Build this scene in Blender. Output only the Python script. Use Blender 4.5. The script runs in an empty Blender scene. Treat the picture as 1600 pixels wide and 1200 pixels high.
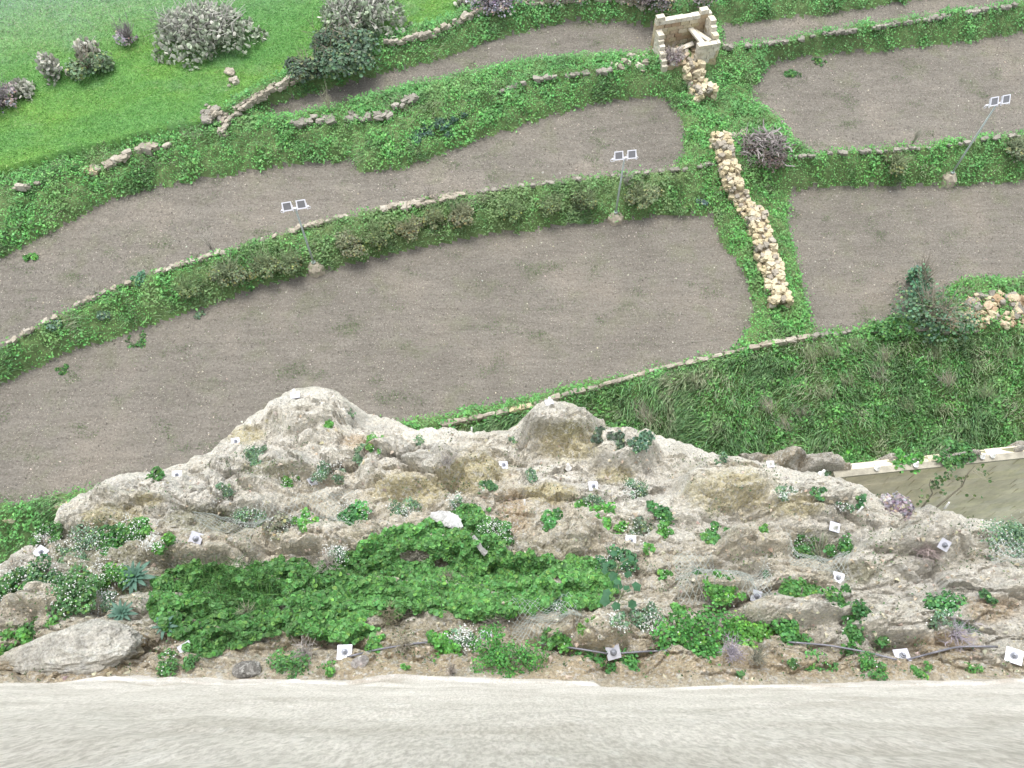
import bpy, math, random
import numpy as np
from mathutils import Vector, Matrix
from mathutils.bvhtree import BVHTree

random.seed(7)
RNG = np.random.default_rng(7)
scn = bpy.context.scene
COL = scn.collection

# ------------------------------------------------------------------ camera, sky, sun, exposure
CAM_Z = 32.0
TILT = math.radians(30.4)            # angle off straight down
FPX = 1244.0                         # focal length in pixels of a 1600 px wide frame
cam = bpy.data.cameras.new('camera')
cam.sensor_width = 36.0
cam.lens = 36.0 * FPX / 1600.0
cam.clip_start = 0.1
cam.clip_end = 3000.0
cam_o = bpy.data.objects.new('camera', cam)
COL.objects.link(cam_o)
cam_o.location = (0, 0, CAM_Z)
cam_o.rotation_euler = (TILT, 0, 0)
scn.camera = cam_o

SUN_EL, SUN_AZ = math.radians(76), math.radians(-25)
world = bpy.data.worlds.new('World')
scn.world = world
world.use_nodes = True
wn = world.node_tree.nodes
wl = world.node_tree.links
bg = wn['Background']
sky = wn.new('ShaderNodeTexSky')
sky.sky_type = 'NISHITA'
sky.sun_disc = False
sky.sun_elevation = SUN_EL
sky.sun_rotation = SUN_AZ
sky.dust_density = 3.0
hs = wn.new('ShaderNodeHueSaturation')
hs.inputs['Saturation'].default_value = 0.32     # thin overcast: the blue is mostly gone
wl.new(sky.outputs[0], hs.inputs['Color'])
wl.new(hs.outputs[0], bg.inputs['Color'])
bg.inputs['Strength'].default_value = 0.15
sun = bpy.data.lights.new('sun', 'SUN')
sun.energy = 0.9
sun.angle = math.radians(28)
sun.color = (1.0, 0.965, 0.91)
sun_o = bpy.data.objects.new('sun', sun)
COL.objects.link(sun_o)
sun_o.rotation_euler = (math.pi / 2 - SUN_EL, 0, math.pi - SUN_AZ)
scn.view_settings.view_transform = 'Standard'
scn.view_settings.look = 'None'
scn.view_settings.exposure = 1.33
scn.view_settings.gamma = 1.0
scn.view_settings.use_curve_mapping = False
scn.render.engine = 'CYCLES'
scn.cycles.use_denoising = True
scn.cycles.max_bounces = 6

# ------------------------------------------------------------------ pixel <-> world
CA, SA = math.cos(TILT), math.sin(TILT)

def ray(px, py):
    u = (np.asarray(px, float) - 800) / FPX
    v = -(np.asarray(py, float) - 600) / FPX
    return u, v * CA + SA, v * SA - CA

def W(px, py, z):
    dx, dy, dz = ray(px, py)
    t = (z - CAM_Z) / dz
    return np.stack([dx * t, dy * t, np.zeros_like(dx * t) + z], -1)

def proj(P):
    P = np.asarray(P, float)
    x, y, z = P[..., 0], P[..., 1], P[..., 2] - CAM_Z
    yc = y * CA + z * SA
    zc = -y * SA + z * CA
    zc = np.where(zc > -0.05, -0.05, zc)
    return 800 + FPX * x / -zc, 600 - FPX * yc / -zc

def mpp(P):                      # metres per (1600-wide) pixel at a point
    return max(0.3, P[1] * SA + (CAM_Z - P[2]) * CA) / FPX

# ------------------------------------------------------------------ noise
_perm = np.random.default_rng(3).permutation(256)
_perm = np.concatenate([_perm, _perm, _perm])
_grad = np.random.default_rng(4).normal(size=(256, 3))
_grad /= np.linalg.norm(_grad, axis=1)[:, None]

def perlin(x, y, z=0.0):
    x, y, z = np.broadcast_arrays(np.asarray(x, float), np.asarray(y, float), np.asarray(z, float))
    xi, yi, zi = np.floor(x).astype(int), np.floor(y).astype(int), np.floor(z).astype(int)
    xf, yf, zf = x - xi, y - yi, z - zi
    u, v, w = [t * t * t * (t * (t * 6 - 15) + 10) for t in (xf, yf, zf)]
    def g(i, j, k):
        h = _perm[_perm[_perm[(xi + i) & 255] + ((yi + j) & 255)] + ((zi + k) & 255)]
        G = _grad[h]
        return G[..., 0] * (xf - i) + G[..., 1] * (yf - j) + G[..., 2] * (zf - k)
    def L(a, b, t): return a + t * (b - a)
    return 1.6 * L(L(L(g(0,0,0), g(1,0,0), u), L(g(0,1,0), g(1,1,0), u), v),
             L(L(g(0,0,1), g(1,0,1), u), L(g(0,1,1), g(1,1,1), u), v), w)

def fbm(x, y, z=0.0, o=4, s=0.5):
    r = 0; a = 1.0; f = 1.0; n = 0
    for i in range(o):
        r = r + a * perlin(x * f + 17.3 * i, y * f - 9.1 * i, z * f + 3.7 * i); n += a
        a *= s; f *= 2.03
    return r / n

def billow(x, y, z=0.0, o=4, s=0.5):
    r = 0; a = 1.0; f = 1.0; n = 0
    for i in range(o):
        r = r + a * np.abs(perlin(x * f + 31.3 * i, y * f + 7.7 * i, z * f - 5.1 * i)); n += a
        a *= s; f *= 2.1
    return r / n

def worley(x, y, seed=0):
    """F1, F2 - F1 border distance, offset to the cell point and three random numbers of the nearest cell"""
    xi, yi = np.floor(x).astype(int), np.floor(y).astype(int)
    tab = np.random.default_rng(100 + seed).random((256, 5))
    f1 = np.full(x.shape, 9.0); f2 = f1.copy(); ox = np.zeros(x.shape); oy = ox.copy(); rid = np.zeros(x.shape, int)
    for i in (-1, 0, 1):
        for j in (-1, 0, 1):
            h = _perm[_perm[(xi + i) & 255] + ((yi + j) & 255)]
            dx = xi + i + tab[h, 0] - x; dy = yi + j + tab[h, 1] - y
            d = np.sqrt(dx * dx + dy * dy)
            nearer = d < f1
            f2 = np.where(nearer, f1, np.minimum(f2, d))
            ox = np.where(nearer, dx, ox); oy = np.where(nearer, dy, oy); rid = np.where(nearer, h, rid)
            f1 = np.where(nearer, d, f1)
    return f1, f2 - f1, ox, oy, tab[rid, 2:] * 2 - 1

def sstep(a, b, x):
    t = np.clip((x - a) / (b - a), 0, 1)
    return t * t * (3 - 2 * t)

def inpoly(px, py, poly):
    px = np.asarray(px); py = np.asarray(py)
    c = np.zeros(px.shape, bool)
    n = len(poly)
    j = n - 1
    for i in range(n):
        xi, yi = poly[i]; xj, yj = poly[j]
        if yi != yj:
            m = ((yi > py) != (yj > py)) & (px < (xj - xi) * (py - yi) / (yj - yi) + xi)
            c ^= m
        j = i
    return c

# ------------------------------------------------------------------ object helpers
def tag(o, label=None, cat=None, group=None, kind=None):
    if label: o['label'] = label
    if cat: o['category'] = cat
    if group: o['group'] = group
    if kind: o['kind'] = kind
    return o

def empty(name, loc, label=None, cat=None, group=None, rz=0.0):
    o = bpy.data.objects.new(name, None)
    o.empty_display_size = 0.2
    COL.objects.link(o)
    o.location = tuple(float(a) for a in loc)
    o.rotation_euler = (0, 0, rz)
    return tag(o, label, cat, group)

def make_mesh(name, V, F, mat, col=None, smooth=False):
    V = np.asarray(V, np.float32); F = np.asarray(F, np.int32)
    me = bpy.data.meshes.new(name)
    k = F.shape[1]
    me.vertices.add(len(V)); me.vertices.foreach_set('co', V.ravel())
    me.loops.add(F.size); me.loops.foreach_set('vertex_index', F.ravel())
    me.polygons.add(len(F))
    me.polygons.foreach_set('loop_start', np.arange(0, F.size, k, dtype=np.int32))
    me.polygons.foreach_set('loop_total', np.full(len(F), k, np.int32))
    me.polygons.foreach_set('use_smooth', np.full(len(F), smooth, bool))
    me.update(calc_edges=True)
    if col is not None:
        a = me.color_attributes.new('Col', 'FLOAT_COLOR', 'POINT')
        c = np.ones((len(V), 4), np.float32); c[:, :3] = col
        a.data.foreach_set('color', c.ravel())
    me.materials.append(mat)
    return me

def obj(name, me, parent=None, loc=None):
    o = bpy.data.objects.new(name, me)
    COL.objects.link(o)
    if parent is not None: o.parent = parent
    if loc is not None: o.location = tuple(float(a) for a in loc)
    return o

class MB:                                   # collects triangles with a colour each
    def __init__(s): s.V = []; s.F = []; s.C = []; s.n = 0
    def add(s, V, F, C=(1, 1, 1)):
        V = np.asarray(V, float).reshape(-1, 3); F = np.asarray(F, int).reshape(-1, 3)
        C = np.broadcast_to(np.asarray(C, float), (len(V), 3))
        s.V.append(V); s.F.append(F + s.n); s.C.append(C); s.n += len(V)
    def box(s, lo, hi, C=(1, 1, 1), M=None):
        x0, y0, z0 = lo; x1, y1, z1 = hi
        V = np.array([[x0,y0,z0],[x1,y0,z0],[x1,y1,z0],[x0,y1,z0],[x0,y0,z1],[x1,y0,z1],[x1,y1,z1],[x0,y1,z1]], float)
        if M is not None: V = V @ np.array(M.to_3x3()).T + np.array(M.translation)
        F = [[0,2,1],[0,3,2],[4,5,6],[4,6,7],[0,1,5],[0,5,4],[1,2,6],[1,6,5],[2,3,7],[2,7,6],[3,0,4],[3,4,7]]
        s.add(V, F, C)
    def tube(s, pts, rad, C=(1, 1, 1), sides=4):
        pts = np.asarray(pts, float); n = len(pts)
        rad = np.broadcast_to(np.asarray(rad, float), (n,))
        T = np.gradient(pts, axis=0); T /= np.linalg.norm(T, axis=1)[:, None] + 1e-9
        up = np.array([0, 0, 1.0]) if abs(T[0, 2]) < 0.9 else np.array([1.0, 0, 0])
        A = np.cross(T, up); A /= np.linalg.norm(A, axis=1)[:, None] + 1e-9
        B = np.cross(T, A)
        a = np.arange(sides) * 2 * math.pi / sides
        V = (pts[:, None] + rad[:, None, None] * (np.cos(a)[None, :, None] * A[:, None] + np.sin(a)[None, :, None] * B[:, None])).reshape(-1, 3)
        F = []
        for i in range(n - 1):
            for j in range(sides):
                p, q = i * sides + j, i * sides + (j + 1) % sides
                F += [[p, q, q + sides], [p, q + sides, p + sides]]
        for j in range(1, sides - 1):
            F += [[0, j + 1, j], [(n - 1) * sides, (n - 1) * sides + j, (n - 1) * sides + j + 1]]
        s.add(V, F, C)
    def lathe(s, prof, C=(1, 1, 1), sides=12, M=None):
        a = np.arange(sides) * 2 * math.pi / sides
        V = np.array([[r * math.cos(t), r * math.sin(t), z] for r, z in prof for t in a])
        if M is not None: V = V @ np.array(M.to_3x3()).T + np.array(M.translation)
        F = []
        for i in range(len(prof) - 1):
            for j in range(sides):
                p, q = i * sides + j, i * sides + (j + 1) % sides
                F += [[p, q, q + sides], [p, q + sides, p + sides]]
        s.add(V, F, C)
    def mesh(s, name, mat, smooth=False):
        return make_mesh(name, np.concatenate(s.V), np.concatenate(s.F), mat, np.concatenate(s.C), smooth)

# ------------------------------------------------------------------ materials
def nodes_of(name):
    m = bpy.data.materials.new(name); m.use_nodes = True
    return m, m.node_tree.nodes, m.node_tree.links, m.node_tree.nodes['Principled BSDF']

def mathn(N, L, op, a, b=None, clamp=False):
    n = N.new('ShaderNodeMath'); n.operation = op; n.use_clamp = clamp
    for i, v in enumerate((a, b)):
        if v is None: continue
        if isinstance(v, (int, float)): n.inputs[i].default_value = v
        else: L.new(v, n.inputs[i])
    return n.outputs[0]

def noise_n(N, L, vec, scale, detail=6, rough=0.55, dist=0.0):
    n = N.new('ShaderNodeTexNoise'); n.inputs['Scale'].default_value = scale
    n.inputs['Detail'].default_value = detail; n.inputs['Roughness'].default_value = rough
    n.inputs['Distortion'].default_value = dist
    if vec is not None: L.new(vec, n.inputs['Vector'])
    return n.outputs[0]

def ramp(N, L, f, stops):
    r = N.new('ShaderNodeValToRGB')
    L.new(f, r.inputs[0])
    e = r.color_ramp.elements
    while len(e) < len(stops): e.new(0.5)
    for el, (p, c) in zip(e, stops):
        el.position = p; el.color = (*c, 1) if len(c) == 3 else c
    return r.outputs[0]

def mix(N, L, f, a, b, mode='MIX'):
    m = N.new('ShaderNodeMix'); m.data_type = 'RGBA'; m.blend_type = mode; m.clamp_factor = True
    if isinstance(f, (int, float)): m.inputs[0].default_value = f
    else: L.new(f, m.inputs[0])
    for i, v in ((6, a), (7, b)):
        if isinstance(v, (tuple, list)): m.inputs[i].default_value = (*v[:3], 1)
        else: L.new(v, m.inputs[i])
    return m.outputs[2]

def bumpn(N, L, h, strength, dist, prev=None):
    b = N.new('ShaderNodeBump'); b.inputs['Strength'].default_value = strength
    b.inputs['Distance'].default_value = dist
    L.new(h, b.inputs['Height'])
    if prev is not None: L.new(prev, b.inputs['Normal'])
    return b.outputs[0]

def pos(N): return N.new('ShaderNodeNewGeometry').outputs['Position']

def scaled(N, L, vec, s, rot=(0, 0, 0)):
    m = N.new('ShaderNodeMapping'); m.inputs['Scale'].default_value = s
    m.inputs['Rotation'].default_value = rot
    L.new(vec, m.inputs['Vector']); return m.outputs[0]

def attr(N):
    a = N.new('ShaderNodeAttribute'); a.attribute_name = 'Col'; return a.outputs['Color']

def mat_leaf(name, translu=0.3, rough=0.55):
    m, N, L, P = nodes_of(name)
    c = attr(N)
    n = noise_n(N, L, pos(N), 9, 2)
    c2 = mix(N, L, 1.0, c, ramp(N, L, n, [(0.3, (0.8, 0.8, 0.8)), (0.7, (1.15, 1.15, 1.15))]), 'MULTIPLY')
    L.new(c2, P.inputs['Base Color'])
    P.inputs['Roughness'].default_value = rough
    P.inputs['Specular IOR Level'].default_value = 0.3
    t = N.new('ShaderNodeBsdfTranslucent'); L.new(c2, t.inputs['Color'])
    ms = N.new('ShaderNodeMixShader'); ms.inputs[0].default_value = translu
    L.new(P.outputs[0], ms.inputs[1]); L.new(t.outputs[0], ms.inputs[2])
    L.new(ms.outputs[0], N['Material Output'].inputs['Surface'])
    return m

def mat_attr(name, rough=0.85, nscale=14, lo=0.75, hi=1.2, bump=0.0, bscale=30, metal=0.0):
    m, N, L, P = nodes_of(name)
    p = pos(N)
    n = noise_n(N, L, p, nscale, 5)
    c = mix(N, L, 1.0, attr(N), ramp(N, L, n, [(0.3, (lo,) * 3), (0.7, (hi,) * 3)]), 'MULTIPLY')
    L.new(c, P.inputs['Base Color'])
    P.inputs['Roughness'].default_value = rough
    P.inputs['Metallic'].default_value = metal
    if bump: L.new(bumpn(N, L, noise_n(N, L, p, bscale, 8, 0.65), bump, 0.03), P.inputs['Normal'])
    return m

def mat_stone(name, cols, nscale=7, lichen=(0.30, 0.29, 0.24)):
    m, N, L, P = nodes_of(name)
    oi = N.new('ShaderNodeObjectInfo')
    p = pos(N)
    c = ramp(N, L, oi.outputs['Random'], [(i / max(1, len(cols) - 1), k) for i, k in enumerate(cols)])
    n = noise_n(N, L, p, nscale, 8, 0.65)
    c = mix(N, L, 1.0, c, ramp(N, L, n, [(0.3, (0.72, 0.71, 0.70)), (0.65, (1.15, 1.14, 1.12))]), 'MULTIPLY')
    n2 = noise_n(N, L, p, nscale * 3.1, 6, 0.7)
    c = mix(N, L, ramp(N, L, n2, [(0.56, (0, 0, 0)), (0.68, (0.7, 0.7, 0.7))]), c, lichen)
    L.new(c, P.inputs['Base Color'])
    P.inputs['Roughness'].default_value = 0.93
    P.inputs['Specular IOR Level'].default_value = 0.2
    L.new(bumpn(N, L, noise_n(N, L, p, 22, 9, 0.7), 0.55, 0.04), P.inputs['Normal'])
    return m

def mat_soil(name, base=(0.180, 0.168, 0.145)):
    m, N, L, P = nodes_of(name)
    p = pos(N)
    b = np.array(base)
    n1 = noise_n(N, L, p, 0.23, 5, 0.6)
    c = ramp(N, L, n1, [(0.3, tuple(b * 0.84)), (0.5, tuple(b)), (0.7, tuple(b * np.array([1.2, 1.17, 1.14])))])
    # thin weeds tinting the soil green
    n2 = noise_n(N, L, p, 0.55, 6, 0.65, 0.4)
    f2 = ramp(N, L, n2, [(0.52, (0, 0, 0)), (0.72, (0.42, 0.42, 0.42))])
    c = mix(N, L, f2, c, (0.135, 0.155, 0.085))
    # plough lines running along the terraces
    st = noise_n(N, L, scaled(N, L, p, (0.5, 2.2, 1), (0, 0, math.radians(-12))), 1.0, 8, 0.72, 1.2)
    c = mix(N, L, 1.0, c, ramp(N, L, st, [(0.32, (0.86, 0.85, 0.84)), (0.6, (1.06, 1.06, 1.06))]), 'MULTIPLY')
    g = noise_n(N, L, p, 9, 8, 0.75)
    c = mix(N, L, 1.0, c, ramp(N, L, g, [(0.34, (0.68, 0.67, 0.66)), (0.62, (1.22, 1.21, 1.2))]), 'MULTIPLY')
    # pebbles
    for sc, th, k in ((9.0, 0.15, (0.40, 0.37, 0.32)), (15.0, 0.2, (0.30, 0.275, 0.24))):
        v = N.new('ShaderNodeTexVoronoi'); v.inputs['Scale'].default_value = sc
        L.new(p, v.inputs['Vector'])
        near = mathn(N, L, 'LESS_THAN', v.outputs['Distance'], th)
        rnd = N.new('ShaderNodeSeparateColor'); L.new(v.outputs['Color'], rnd.inputs[0])
        dens = noise_n(N, L, p, 0.35, 3)
        pick = mathn(N, L, 'GREATER_THAN', mathn(N, L, 'ADD', rnd.outputs[0], mathn(N, L, 'MULTIPLY', dens, 0.9)), 1.05)
        c = mix(N, L, mathn(N, L, 'MULTIPLY', near, pick), c, k)
    L.new(c, P.inputs['Base Color'])
    P.inputs['Roughness'].default_value = 0.97
    P.inputs['Specular IOR Level'].default_value = 0.15
    L.new(bumpn(N, L, st, 0.7, 0.16, bumpn(N, L, g, 0.7, 0.08)), P.inputs['Normal'])
    return m

def mat_meadow():
    m, N, L, P = nodes_of('meadow_green')
    p = pos(N)
    a = attr(N)
    n2 = noise_n(N, L, p, 1.6, 8, 0.7)
    c = mix(N, L, 1.0, a, ramp(N, L, n2, [(0.3, (0.72, 0.78, 0.72)), (0.65, (1.15, 1.12, 1.1))]), 'MULTIPLY')
    n3 = noise_n(N, L, p, 12, 6, 0.75)
    c = mix(N, L, 1.0, c, ramp(N, L, n3, [(0.32, (0.7, 0.75, 0.7)), (0.62, (1.15, 1.12, 1.1))]), 'MULTIPLY')
    L.new(c, P.inputs['Base Color'])
    P.inputs['Roughness'].default_value = 0.9
    P.inputs['Specular IOR Level'].default_value = 0.1
    L.new(bumpn(N, L, n3, 0.9, 0.15, bumpn(N, L, n2, 0.5, 0.4)), P.inputs['Normal'])
    return m

def mat_rock(name):
    m, N, L, P = nodes_of(name)
    p = pos(N)
    a = attr(N)
    n = noise_n(N, L, p, 2.6, 10, 0.68)
    c = mix(N, L, 1.0, a, ramp(N, L, n, [(0.3, (0.74, 0.74, 0.74)), (0.5, (1, 1, 1)), (0.72, (1.2, 1.2, 1.19))]), 'MULTIPLY')
    # grey-white crust of lichen in specks
    n2 = noise_n(N, L, p, 11, 9, 0.72)
    c = mix(N, L, ramp(N, L, n2, [(0.52, (0, 0, 0)), (0.58, (0.7, 0.7, 0.7))]), c, (0.62, 0.61, 0.575))
    n3 = noise_n(N, L, p, 8, 10, 0.78)
    c = mix(N, L, ramp(N, L, n3, [(0.56, (0, 0, 0)), (0.63, (0.5, 0.5, 0.5))]), c, (0.20, 0.195, 0.175))
    n5 = noise_n(N, L, p, 26, 6, 0.8)
    c = mix(N, L, 1.0, c, ramp(N, L, n5, [(0.38, (0.66, 0.66, 0.65)), (0.60, (1.16, 1.16, 1.16))]), 'MULTIPLY')
    L.new(c, P.inputs['Base Color'])
    P.inputs['Roughness'].default_value = 0.95
    P.inputs['Specular IOR Level'].default_value = 0.15
    v = N.new('ShaderNodeTexVoronoi'); v.inputs['Scale'].default_value = 14
    v.feature = 'SMOOTH_F1'
    L.new(p, v.inputs['Vector'])
    b1 = bumpn(N, L, n3, 1.0, -0.12)
    b2 = bumpn(N, L, v.outputs['Distance'], 0.6, 0.06, b1)
    L.new(b2, P.inputs['Normal'])
    return m

def mat_bastion():
    m, N, L, P = nodes_of('bastion_limestone')
    p = pos(N)
    a = attr(N)
    s1 = noise_n(N, L, scaled(N, L, p, (1.0, 1.0, 1.0)), 1.3, 8, 0.62, 0.3)
    c = mix(N, L, 1.0, a, ramp(N, L, s1, [(0.32, (0.84, 0.83, 0.81)), (0.5, (1, 1, 1)), (0.68, (1.13, 1.13, 1.13))]), 'MULTIPLY')
    s2 = noise_n(N, L, scaled(N, L, p, (30, 30, 3.0)), 1.0, 10, 0.72)
    c = mix(N, L, ramp(N, L, s2, [(0.55, (0, 0, 0)), (0.70, (0.5, 0.5, 0.5))]), c, (0.36, 0.33, 0.30))
    s4 = noise_n(N, L, scaled(N, L, p, (9, 9, 1.3)), 1.0, 9, 0.7)
    c = mix(N, L, ramp(N, L, s4, [(0.56, (0, 0, 0)), (0.66, (0.6, 0.6, 0.6))]), c, (0.80, 0.76, 0.73))
    s6 = noise_n(N, L, scaled(N, L, p, (64, 64, 5.0)), 1.0, 3, 0.7)
    c = mix(N, L, 1.0, c, ramp(N, L, s6, [(0.38, (0.80, 0.79, 0.78)), (0.60, (1.10, 1.10, 1.10))]), 'MULTIPLY')
    L.new(c, P.inputs['Base Color'])
    P.inputs['Roughness'].default_value = 0.95
    P.inputs['Specular IOR Level'].default_value = 0.1
    L.new(bumpn(N, L, s2, 0.8, 0.03, bumpn(N, L, s4, 0.6, 0.08)), P.inputs['Normal'])
    return m

def mat_plain(name, col, rough=0.6, metal=0.0, nscale=8, amt=0.15, bump=0.0):
    m, N, L, P = nodes_of(name)
    n = noise_n(N, L, pos(N), nscale, 6, 0.65)
    c = mix(N, L, 1.0, col, ramp(N, L, n, [(0.3, (1 - amt,) * 3), (0.7, (1 + amt,) * 3)]), 'MULTIPLY')
    L.new(c, P.inputs['Base Color'])
    P.inputs['Roughness'].default_value = rough
    P.inputs['Metallic'].default_value = metal
    if bump: L.new(bumpn(N, L, n, bump, 0.02), P.inputs['Normal'])
    return m

M_LEAF = mat_leaf('leaf_green')
M_GRASS = mat_leaf('grass_blade', 0.25, 0.7)
M_TWIG = mat_attr('twig_wood', 0.9)
M_FLOWER = mat_plain('white_petals', (0.60, 0.62, 0.60), 0.7)
M_SOIL = mat_soil('tilled_soil')
M_BANK = mat_attr('bank_earth', 0.95, 3.0, 0.7, 1.25, 0.8, 10)
M_MEADOW = mat_meadow()
M_ROCK = mat_rock('weathered_limestone')
M_BAST = mat_bastion()
M_STONE = mat_stone('pale_fieldstone', [(0.38, 0.345, 0.28), (0.30, 0.27, 0.22), (0.42, 0.39, 0.33), (0.26, 0.24, 0.20)])
M_GREYSTONE = mat_stone('grey_fieldstone', [(0.29, 0.275, 0.24), (0.22, 0.21, 0.18), (0.34, 0.32, 0.28)])
M_OCHRE = mat_stone('ochre_fieldstone', [(0.52, 0.455, 0.30), (0.47, 0.405, 0.26), (0.56, 0.505, 0.37), (0.42, 0.355, 0.23)], 9, (0.25, 0.22, 0.16))
M_CUT = mat_stone('cut_limestone', [(0.62, 0.59, 0.50), (0.56, 0.52, 0.42), (0.66, 0.63, 0.55)], 5, (0.42, 0.36, 0.26))
M_RUST = mat_stone('warm_rubble', [(0.40, 0.29, 0.18), (0.46, 0.36, 0.24), (0.50, 0.42, 0.31), (0.35, 0.25, 0.16)], 6, (0.30, 0.22, 0.15))
M_MOSSY = mat_stone('mossy_block', [(0.74, 0.67, 0.53), (0.75, 0.69, 0.57), (0.72, 0.66, 0.49), (0.74, 0.67, 0.54)], 1.2, (0.55, 0.52, 0.32))
M_PLATE = mat_plain('galvanised_plate', (0.47, 0.48, 0.54), 0.45, 0.25, 20, 0.12)
M_NUT = mat_plain('dull_steel', (0.22, 0.23, 0.26), 0.5, 0.6, 30, 0.2)
M_CAP = mat_plain('white_cap', (0.78, 0.78, 0.76), 0.6)
M_CABLE = mat_plain('steel_rope', (0.20, 0.20, 0.23), 0.55, 0.5, 60, 0.3)
M_WIRE = mat_plain('zinc_wire', (0.42, 0.46, 0.44), 0.5, 0.4, 30, 0.2)
M_POLE = mat_plain('galvanised_pole', (0.40, 0.46, 0.44), 0.5, 0.3, 5, 0.15)
M_LAMPW = mat_plain('white_enamel', (0.74, 0.74, 0.80), 0.4, 0.0, 6, 0.08)
M_GLASS = mat_plain('lamp_glass', (0.17, 0.17, 0.18), 0.15, 0.0, 6, 0.1)
M_CONC = mat_plain('rough_concrete', (0.36, 0.32, 0.25), 0.95, 0, 6, 0.3, 0.6)
M_SHEET = mat_plain('weathered_white_sheet', (0.42, 0.42, 0.41), 0.9, 0, 16, 0.35, 0.8)
M_SHEET2 = mat_plain('dull_grey_slab', (0.30, 0.30, 0.29), 0.9, 0, 14, 0.3, 0.6)
M_PEAR = mat_attr('prickly_pear_skin', 0.8, 12, 0.7, 1.25, 0.3, 20)

# ------------------------------------------------------------------ terrain
c_foot = ([(-900, 950), (0, 900), (400, 860), (700, 790), (1000, 750), (1200, 718), (1600, 706), (2500, 690)], -2.6)
c0 = ([(-900, 985), (0, 800), (130, 772), (400, 735), (690, 664), (830, 634), (930, 604), (1090, 564), (1270, 524), (1330, 519), (1600, 512), (2500, 505)], 0.0)
c1 = ([(-900, 990), (0, 603), (100, 556), (250, 505), (400, 452), (492, 430), (600, 402), (760, 370), (900, 352), (1000, 343), (1110, 338), (1230, 302), (1300, 291), (1450, 290), (1600, 283), (2500, 240)], 0.0)
c2 = ([(-900, 930), (0, 548), (80, 502), (160, 462), (220, 437), (330, 402), (430, 371), (500, 352), (560, 338), (620, 327), (700, 312), (800, 298), (950, 277), (1050, 268), (1120, 258), (1200, 251), (1330, 241), (1450, 233), (1600, 216), (2500, 150)], 1.3)
c3 = ([(-900, 800), (0, 408), (60, 375), (150, 325), (220, 300), (330, 280), (440, 262), (545, 252), (570, 272), (620, 268), (680, 246), (760, 216), (850, 186), (940, 163), (1020, 155), (1100, 150), (1170, 135), (1205, 98), (1250, 88), (1360, 80), (1480, 68), (1600, 50), (2500, -50)], 1.3)
c4 = ([(-900, 640), (0, 300), (60, 292), (100, 278), (160, 255), (240, 233), (340, 216), (430, 206), (520, 192), (600, 182), (700, 164), (820, 132), (900, 120), (1000, 112), (1120, 84), (1200, 72), (1300, 53), (1400, 40), (1500, 26), (1600, 10), (2500, -90)], 2.3)
c5 = ([(-900, 625), (0, 292), (240, 226), (340, 212), (425, 192), (500, 173), (600, 147), (700, 123), (800, 101), (950, 86), (1040, 84), (1120, 79), (1600, 5), (2500, -100)], 2.3)
c6 = ([(-900, 615), (0, 284), (240, 222), (340, 206), (420, 167), (500, 143), (620, 111), (700, 91), (760, 66), (850, 42), (900, 34), (970, 38), (1040, 47), (1125, 38), (1200, 32), (1300, 22), (1400, 5), (2500, -190)], 2.3)
c7 = ([(-900, 600), (0, 262), (240, 206), (345, 192), (375, 170), (430, 138), (500, 112), (560, 90), (620, 72), (700, 44), (760, 22), (850, 8), (950, 4), (1010, 14), (1045, 26), (1140, 12), (1200, -5), (1600, -62), (2500, -260)], 3.0)
CURVES = [c_foot, c0, c1, c2, c3, c4, c5, c6, c7]

def axis(lo, hi, step, far_lo, far_hi):
    fine = np.arange(lo, hi + step / 2, step)
    a = [lo]; s = step
    while a[-1] > far_lo: s *= 1.35; a.append(a[-1] - s)
    b = [fine[-1]]; s = step
    while b[-1] < far_hi: s *= 1.35; b.append(b[-1] + s)
    return np.concatenate([np.array(a[1:])[::-1], fine, np.array(b[1:])])

GX = axis(-37, 37, 0.135, -900, 900)
GY = axis(9.5, 56, 0.135, -40, 1500)
YC = []; ZC = []
for pts, z in CURVES:
    P = W([p[0] for p in pts], [p[1] for p in pts], z)
    o = np.argsort(P[:, 0])
    YC.append(np.interp(GX, P[o, 0], P[o, 1])); ZC.append(z)
YC = np.array(YC)
YC[1:] = np.maximum.accumulate(YC, axis=0)[1:]
for i in range(1, len(YC)): YC[i] = np.maximum(YC[i], YC[i - 1] + 0.12)
Z0 = np.zeros((len(GX), len(GY)))
zc = np.array([-2.8] + ZC + [4.6, 40.0])
for j in range(len(GX)):
    yy = np.concatenate([[-40], YC[:, j], [YC[-1, j] + 25, 1500]])
    Z0[j] = np.interp(GY, yy, zc)
XX, YY = np.meshgrid(GX, GY, indexing='ij')
Z0 += 0.06 * fbm(XX * 0.35, YY * 0.35, 5.0, 4)

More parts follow.
